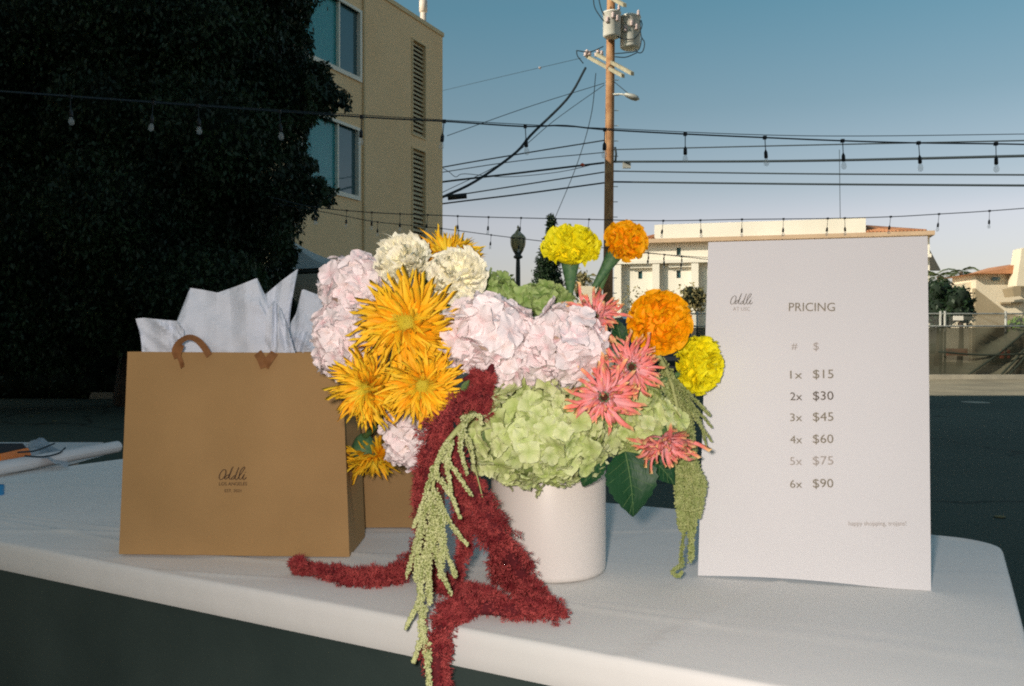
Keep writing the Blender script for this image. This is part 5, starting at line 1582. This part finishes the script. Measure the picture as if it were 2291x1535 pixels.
tassel(rt, [Tt(668, 1272), Tt(664, 1262, .018), Tt(676, 1256, .03)], (14, 7), 29)
tassel(rt, [Tt(950, 1262), Tt(985, 1305), Tt(1060, 1330), Tt(1110, 1345)], (28, 30), 10)
tassel(rt, [Tt(1215, 1362), Tt(1150, 1366), Tt(1080, 1360), Tt(1000, 1374)], (27, 38), 11)
tassel(rt, [Tt(1060, 1345), Tt(1010, 1372), (985, 1420, .945), (978, 1470, .925), (982, 1580, .905)], (27, 36), 12)
tassel(rt, [Tt(1040, 1320), Tt(1050, 1355), Tt(1000, 1385)], (22, 20), 13)
# thin stalks that show in the tassels
for pts in ([(1040, 980, 1.02), (1066, 1060, 1.03), (1088, 1150, 1.045)],):
    MB().tube(smooth_path([at(*p) for p in pts], 10), .0008, 5).part('stalk', M['ama_stalk'], rt, True)

def beads(path, rad, n, size, seed):
    rg = np.random.default_rng(seed)
    P_ = np.array([p[:] for p in path]); m = len(P_)
    u = rg.random(n) * (m - 1.001); i = u.astype(int); f = (u - i)[:, None]
    c = P_[i] * (1 - f) + P_[i + 1] * f
    taper = (1 - .55 * (u / m)[:, None])
    d = rg.normal(size=(n, 3)); d /= np.linalg.norm(d, axis=1)[:, None]
    c = c + d * rad * taper * (.4 + .6 * rg.random((n, 1)))
    s_ = size * (.6 + .8 * rg.random((n, 1)))
    o = np.array([(1,0,0),(-1,0,0),(0,1,0),(0,-1,0),(0,0,1),(0,0,-1)], float)
    q, _ = np.linalg.qr(rg.normal(size=(n, 3, 3)))
    V = (c[:, None, :] + np.einsum('kj,njl->nkl', o, q) * s_[:, None]).reshape(-1, 3)
    k = np.arange(0, len(V), 6)[:, None]
    F_ = np.concatenate([k + np.array([q_]) for q_ in ((0,2,4),(2,1,4),(1,3,4),(3,0,4),(2,0,5),(1,2,5),(3,1,5),(0,3,5))])
    return V, F_
def bead_strand(t, pts, rpx, n, size, seed, m, name='tassel', core_=True, mc='ama_green_core'):
    W_ = [at(*p) for p in pts]; path = smooth_path(W_, 20)
    V, F_ = beads(path, rpx * W_[0].y / FPX, n, size, seed)
    V = V + np.array(WM[t.name].inverted().translation)
    o = child(name, np_mesh(name, V, F_, M[m]), t); o['kind'] = 'stuff'
    if core_: MB().tube(path, [rpx * .45 * W_[0].y / FPX * (1 - .5 * i / 20) for i in range(21)], 6).part('tassel_core', M[mc], t, True)
ga = thing('green_amaranth', 'pale green beaded amaranth trailing over the red tassels at the vase front', 'flower', at(1050, 925, 1.02))
MB().tube(smooth_path([at(1062, 925, 1.03), at(1020, 965, 1.0), at(985, 1015, .99), at(968, 1090, .99), at(962, 1180, .985)], 20), [.0036 - .0022 * i / 20 for i in range(21)], 8).part('stalk', M['ama_stalk'], ga, True)
strands = [  # start, end (px, py, D) and number of beads
    ((1040, 945, 1.0), (1030, 1000, .99), (1045, 1062, 1.0), 6, 170), ((1020, 965, 1.0), (1050, 985, 1.0), (1060, 1035, 1.0), 5, 120), ((1010, 985, .99), (1000, 1040, .985), (1010, 1100, .985), 6, 200),
    ((985, 1020, .985), (1015, 1050, .985), (1055, 1108, .985), 6, 180), ((975, 1060, .98), (1010, 1110, .98), (1030, 1160, .98), 6, 180), ((972, 1100, .98), (1000, 1160, .98), (1045, 1220, .98), 7, 220),
    ((972, 1040, .98), (945, 1130, .98), (925, 1180, .98), 6, 200), ((968, 1100, .98), (940, 1180, .98), (910, 1290, .98), 7, 300), ((965, 1120, .98), (985, 1200, .975), (1020, 1290, .98), 8, 320),
    ((965, 1150, .98), (975, 1240, .975), (1008, 1330, .98), 8, 300), ((962, 1180, .98), (958, 1270, .975), (962, 1350, .965), 10, 420), ((950, 1230, .98), (940, 1310, .965), (945, 1370, .955), 8, 300),
    ((948, 1330, .96), (925, 1370, .945), (908, 1406, .935), 6, 170), ((950, 1360, .955), (942, 1400, .935), (955, 1450, .92), 8, 260), ((950, 1400, .935), (935, 1450, .92), (925, 1482, .91), 6, 170),
    ((955, 1440, .92), (958, 1490, .905), (962, 1560, .895), 8, 260), ((1035, 935, 1.0), (1070, 930, 1.01), (1078, 950, 1.01), 5, 90), ((1000, 990, .985), (980, 1030, .98), (975, 1070, .98), 6, 160),
    ((985, 1140, .975), (990, 1220, .97), (985, 1290, .97), 9, 340), ((945, 1160, .98), (935, 1230, .975), (930, 1300, .97), 8, 300)]
for i, (a, b, c, r_, n) in enumerate(strands):
    bead_strand(ga, [a, b, c], r_ * 1.5, int(n * 1.9), .00125, 100 + i, 'ama_green')
gr = thing('hanging_amaranth', 'dull green amaranth hanging in long ropes between the lime hydrangea and the sign', 'flower', at(1490, 800, 1.140))
MB().tube(smooth_path([at(1470, 790, 1.10), at(1500, 850, 1.120), at(1520, 940, 1.115), at(1528, 1020, 1.115)], 16), [.0030 - .0012 * i / 16 for i in range(17)], 7).part('stalk', M['ama_stalk'], gr, True)
rg_ = random.Random(5)
for i in range(15):
    x0 = 1478 + i * 4.6; xb = 1508 + i * 4.7 + rg_.uniform(-4, 4)
    yb = rg_.uniform(1170, 1260) if 2 < i < 12 else rg_.uniform(1130, 1190)
    y0 = 800 + i * 8
    bead_strand(gr, [(x0, y0, 1.140), (x0 + 26 - i, y0 + 120, 1.122 + rg_.uniform(-.006, .012)), (xb, (y0 + 120 + yb) / 2, 1.128), (xb + rg_.uniform(-4, 3) - (i - 7) * 1.2, yb, 1.135)], 11.5, 950, .0014, 200 + i, 'ama_dull')
for i, e in enumerate([((1500, 840, 1.10), (1545, 900, 1.12), (1592, 955, 1.14)), ((1510, 870, 1.10), (1560, 940, 1.12), (1592, 988, 1.14)), ((1520, 860, 1.10), (1570, 910, 1.12), (1588, 930, 1.14)), ((1500, 830, 1.10), (1560, 930, 1.12), (1580, 998, 1.14))]):
    bead_strand(gr, list(e), 6.5, 330, .0010, 240 + i, 'ama_dull')
bead_strand(gr, [(1532, 1180, 1.135), (1524, 1240, 1.140), (1526, 1262, 1.145), (1512, 1272, 1.10), (1505, 1282, 1.10), (1518, 1288, 1.10), (1526, 1280, 1.10)], 8, 560, .0011, 250, 'ama_dull')

# ------------------------------------------------------------------ paper bags
M['kraft'] = mat('kraft_paper', (0.33, 0.20, 0.080), (0.41, 0.25, 0.102), 5, 0.75, 0.10, 500, spec=.35, contrast=(.3, .7))
M['ribbon'] = mat('twill_ribbon', (0.20, 0.085, 0.028), (0.27, 0.12, 0.04), 90, .8)
M['tissue'] = None
def tissue_mat():
    m, nt, b, out = new_mat('tissue_paper')
    b.inputs['Base Color'].default_value = (.84, .88, .95, 1); b.inputs['Roughness'].default_value = .8
    n = noise_node(nt, 28, 5); n2 = noise_node(nt, 9, 2)
    bp = nt.nodes.new('ShaderNodeBump'); bp.inputs['Strength'].default_value = .55; bp.inputs['Distance'].default_value = .004
    nt.links.new(n.outputs['Fac'], bp.inputs['Height']); nt.links.new(bp.outputs[0], b.inputs['Normal'])
    tr = nt.nodes.new('ShaderNodeBsdfTranslucent'); tr.inputs['Color'].default_value = (.8, .85, .92, 1)
    mx = nt.nodes.new('ShaderNodeMixShader'); mx.inputs[0].default_value = .25
    nt.links.new(b.outputs[0], mx.inputs[1]); nt.links.new(tr.outputs[0], mx.inputs[2]); nt.links.new(mx.outputs[0], out.inputs['Surface'])
    return m
M['tissue'] = tissue_mat()
def bag(Lb, Rb, LT, RT, dep, label, crease=True):
    """front face corners (bottom left/right, top left/right) in world coordinates, dep = depth"""
    t = thing('paper_bag', label, 'shopping bag', (Lb + Rb) / 2)
    dv = Vector((0, dep, 0))
    top_in = Vector((0, .012, 0))
    nx, nz = 20, 18
    def face(a, b, c, d, bow, seed):
        nr = (b - a).cross(c - a).normalized()
        if nr.y > 0 and abs(nr.y) > .5: nr = -nr
        return [[a.lerp(b, i / nx).lerp(c.lerp(d, i / nx), j / nz) + nr * (bow * math.sin(PI * i / nx) * math.sin(PI * j / nz) + .0050 * mnoise.noise(Vector((i * .20 + seed, j * .10, seed))) * math.sin(PI * i / nx) ** .5 + .0012 * mnoise.noise(Vector((i * .9, j * .7, seed))))
                 for j in range(nz + 1)] for i in range(nx + 1)]
    LTb, RTb = LT + dv * .92, RT + dv * .92
    MB().grid(face(Lb, Rb, LT, RT, .004, 1)).part('front_panel', M['kraft'], t, True)
    MB().grid(face(Lb + dv, Rb + dv, LTb, RTb, -.002, 5)).part('back_panel', M['kraft'], t, True)
    for a, c, sgn in ((Lb, LT, 1), (Rb, RT, -1)):
        P_ = []
        for i in range(9):
            row = []
            for j in range(nz + 1):
                s_, h = i / 8, j / nz
                fold = .020 * h * (1 - abs(2 * s_ - 1)) * sgn
                row.append((a + dv * s_).lerp(c + dv * .92 * s_, h) + Vector((fold, 0, 0)))
            P_.append(row)
        MB().grid(P_).part('side_panel', M['kraft'], t, False)
    MB().add([Lb + Vector((.001, .001, .001)), Rb + Vector((-.001, .001, .001)), Rb + dv + Vector((-.001, -.001, .001)), Lb + dv + Vector((.001, -.001, .001))], [(0, 1, 2, 3)]).part('base', M['kraft'], t)
    # turned-in rim
    MB().grid([[p + Vector((0, .0012, 0)) for p in (LT, LT.lerp(RT, .5), RT)], [p + Vector((0, .0014, -.035)) for p in (LT, LT.lerp(RT, .5), RT)]]).part('rim', M['kraft'], t)
    return t
bz = TZ + .002
Lb, Rb = on_table(266, 1243), on_table(782, 1249.5)
Lb.z = Rb.z = bz
LT, RT = at(285.5, 787, 1.285), at(765, 790, 1.272)
b1 = bag(Lb, Rb, LT, RT, .135, 'larger front brown paper shopping bag with script logo, stuffed with pale tissue')
nb = (Rb - Lb).cross(LT - Lb).normalized(); nb = nb if nb.y < 0 else -nb
PB = (Lb + nb * .006, None, None, nb)
script_logo(b1, PB, 490, 552, 1044, 1073, M['ink_brown'], 12)
lettering('LOS ANGELES', b1, PB, 490.5, 553, 1078.5, 1086, M['ink_brown'])
lettering('EST. 2021', b1, PB, 503, 540, 1094.5, 1101, M['ink_brown'])
def ribbon(t, pts, w, name='handle', flat=(0, -1, 0)):
    P_ = smooth_path(pts, 24); rows = [[], []]
    for i, p in enumerate(P_):
        tn = (P_[min(i + 1, 24)] - P_[max(i - 1, 0)]).normalized()
        s_ = tn.cross(Vector(flat)).normalized() * w / 2
        rows[0].append(p + s_); rows[1].append(p - s_)
    mb = MB().grid(rows); mb.grid([[q + Vector((0, .0012, 0)) for q in r_] for r_ in rows])
    mb.part(name, M['ribbon'], t, True)
ribbon(b1, [at(397, 800, 1.262), at(393, 784, 1.258), at(402, 766, 1.256), at(420, 755, 1.254), at(438, 759, 1.258), at(454, 774, 1.262), at(468, 796, 1.268)], .0105, flat=(.35, -.8, .75))
ribbon(b1, [at(408, 822, 1.264), at(405, 810, 1.258), at(400, 796, 1.256), at(404, 782, 1.256), at(408, 772, 1.258)], .0062, 'handle_end', flat=(.8, -.6, 0))
ribbon(b1, [at(576, 789, 1.268), at(584, 803, 1.262), at(592, 822, 1.262)], .012, 'handle')
ribbon(b1, [at(592, 821, 1.263), at(602, 804, 1.260), at(614, 789, 1.268)], .011, 'handle')
L2, R2 = on_table(640, 1183), on_table(985, 1183); L2.z = R2.z = bz
b2 = bag(L2, R2, at(648, 790, L2.y + .012), at(978, 790, L2.y + .012), .11, 'brown paper shopping bag standing behind the vase, mostly hidden by flowers')
nb = Vector((0, -1, .03)).normalized(); PB2 = (L2 + nb * .006, None, None, nb)
script_logo(b2, PB2, 783, 838, 972, 996, M['ink_brown'], 12)
lettering('LOS ANGELES', b2, PB2, 783, 838, 1001, 1008, M['ink_brown'])

# ------------------------------------------------------------------ tissue paper
def sheet(base, top, Y0, Y1, label, seed, nu=40, nv=14, amp=.010):
    """base and top are photograph polylines with as many points; the sheet rises between them with sharp folds"""
    rr = random.Random(seed)
    def samp(poly, u):
        k = u * (len(poly) - 1); i = min(int(k), len(poly) - 2); f = k - i
        return (poly[i][0] * (1 - f) + poly[i+1][0] * f, poly[i][1] * (1 - f) + poly[i+1][1] * f)
    knots = [rr.uniform(-1, 1) for _ in range(12)]; kn2 = [rr.uniform(-1, 1) for _ in range(12)]
    def pl(kn, u):
        k = (u % 1.0) * 10; i = int(k); return kn[i] * (1 - k + i) + kn[i+1] * (k - i)
    rows = []
    for j in range(nv + 1):
        v = j / nv; row = []
        for i in range(nu + 1):
            u = i / nu
            (ax, ay), (bx, by) = samp(base, u), samp(top, u)
            px, py = ax + (bx - ax) * v, ay + (by - ay) * v
            d = amp * (pl(knots, u * .96) * (.5 + .5 * v) + .6 * pl(kn2, (u * .7 + v * .6) % .97)) + .004 * mnoise.noise(Vector((px * .03, py * .03, seed)))
            row.append(at(px, py, Y0 + (Y1 - Y0) * v + d))
        rows.append(row)
    o = MB().grid(rows).solo('tissue_paper', M['tissue'], label, 'tissue paper', 'tissue paper in the bags')
    return o
sheet([(318, 800), (330, 800), (345, 800), (365, 800), (385, 800), (400, 800), (410, 800)], [(314, 745), (303, 713), (322, 711), (350, 714), (372, 716), (396, 718), (412, 740)], 1.315, 1.30, 'curled low corner of tissue paper at the left end of the front bag', 3, 30, 12, .007)
sheet([(372, 800), (400, 800), (440, 800), (490, 800), (540, 800), (590, 800), (630, 800), (650, 800)], [(385, 745), (425, 644), (452, 648), (487, 655), (530, 640), (575, 622), (592, 658), (600, 700)], 1.335, 1.345, 'tallest flat sheet of tissue paper with two peaks in the front bag', 5, 60, 18, .009)
sheet([(560, 800), (585, 800), (605, 800), (625, 800), (640, 800), (655, 800)], [(578, 668), (598, 655), (630, 628), (668, 600), (655, 650), (640, 704)], 1.36, 1.365, 'sharp pointed tissue paper spike leaning right in the front bag', 8, 34, 16, .007)
sheet([(590, 800), (610, 800), (630, 800), (650, 800), (665, 800)], [(596, 700), (612, 672), (628, 690), (646, 738), (655, 770)], 1.325, 1.32, 'small crumpled fold of tissue paper at the right of the front bag', 9, 30, 14, .009)
sheet([(640, 800), (655, 800), (680, 800), (710, 800), (740, 800), (770, 800)], [(642, 735), (662, 702), (676, 646), (718, 662), (750, 674), (780, 700)], 1.42, 1.43, 'tissue paper rising between the front bag and the left pink hydrangea', 12, 36, 14, .008)
sheet([(640, 800), (650, 800), (670, 800), (700, 800), (720, 800)], [(645, 760), (660, 745), (690, 742), (715, 752), (735, 770)], 1.40, 1.40, 'low crumpled tissue paper in front of the pale pink hydrangea edge', 15, 30, 10, .008)

# ------------------------------------------------------------------ paper roll and small things at the left
M['paper'] = mat('white_paper', (.70, .67, .66), (.74, .71, .70), 6, .6)
p0, p1 = Vector((-1.215, 1.70, TZ + .019)), Vector((-1.068, 2.46, TZ + .019))
d = (p1 - p0).normalized()
roll = thing('paper_roll', 'white rolled paper tube lying along the left end of the table', 'paper roll', p0)
mb = MB(); P_ = []
for i in range(61):
    a = 2 * PI * i / 24 * 1.02; r_ = .0165 - .00006 * i
    s_ = d.cross(Vector((0, 0, 1))).normalized()
    off = s_ * math.cos(a) * r_ + Vector((0, 0, 1)) * math.sin(a) * r_
    P_.append([p0 + off, p0.lerp(p1, .5) + off * 1.01, p1 + off * (1 + .01 * math.sin(a))])
mb.grid(P_).part('tube', M['paper'], roll, True)
sd = thing('side_table', 'edge of a second white table beside the left end of the main table', 'table', (-1.62, 2.15, 0))
MB().box((-2.1, 1.75, .70), (-1.235, 2.75, .74)).part('tabletop', M['paper'], sd)
for x, y in ((-2.05, 1.8), (-1.3, 1.8), (-2.05, 2.7), (-1.3, 2.7)):
    MB().tube([(x, y, 0), (x, y, .70)], .014, 8).part('leg', M['galv'], sd, True)
M['plastic'] = mat('clear_plastic', (.55, .60, .66), (.68, .72, .76), 5, .3, transl=.3)
M['orange_tape'] = mat('orange_plastic', (.85, .22, .03), None, rough=.5)
M['black_nylon'] = mat('black_nylon', (.01, .01, .013), None, rough=.7)
rows = []
for i in range(16):
    row = []
    for j in range(24):
        px, py = -60 + j * 9.2, 1032 - i * 3.0
        Y = 2.15 + i * .025
        z_ = .012 + .030 * abs(mnoise.noise(Vector((i * .28, j * .2, 3)))) + .016 * math.sin(j * .5) * (i / 15)
        x = (px - CX) / FPX * Y
        row.append((x, Y, TZ + .002 + max(.002, z_) * (1 if j < 22 else .4)))
    rows.append(row)
MB().grid(rows).solo('plastic_bag', M['plastic'], 'crumpled white plastic wrapping lying behind the paper roll', 'plastic wrap', smooth=True)
tc = thing('tool_pouch', 'black pouch with a bright orange stripe at the left edge', 'pouch', (-1.33, 2.12, TZ + .05))
a, b = at(-90, 1032, 2.10), at(49, 1022, 2.18)
def slab(x0, x1, ya, yb, z0, z1, name, mm, par):
    MB().hexa([Vector((x0, ya, z0)), Vector((x1, ya, z0)), Vector((x1, yb, z0)), Vector((x0, yb, z0)), Vector((x0 + .004, ya + .004, z1)), Vector((x1 - .006, ya + .004, z1)), Vector((x1 - .006, yb - .004, z1)), Vector((x0 + .004, yb - .004, z1))]).part(name, M[mm], par)
slab(-1.40, -1.185, 2.10, 2.22, TZ + .003, TZ + .026, 'pouch_body', 'black_nylon', tc)
slab(-1.40, -1.175, 2.095, 2.225, TZ + .0262, TZ + .044, 'stripe', 'orange_tape', tc)
slab(-1.40, -1.185, 2.10, 2.22, TZ + .0442, TZ + .056, 'pouch_lid', 'black_nylon', tc)
cable('charging_cable', [at(40, 1012, 2.14), at(80, 1008, 2.2), at(122, 992, 2.3)], .0022, 'dark blue thin cable running from the pouch over the white wrapping', n=14)
cable('charging_cable', [at(55, 1020, 2.1), at(95, 1022, 2.12), at(132, 1014, 2.2), at(146, 1002, 2.3)], .0022, 'second thin dark cable curling round the white wrapping', n=14)
MB().lathe([(.001, 0), (.012, 0), (.012, .02), (.001, .022)], 14, Matrix.Translation(on_table(-6, 1108))).solo('bottle_cap', mat('blue_plastic', (.02, .20, .42), None, rough=.4), 'tiny bright blue cap at the extreme left edge of the table', 'cap')
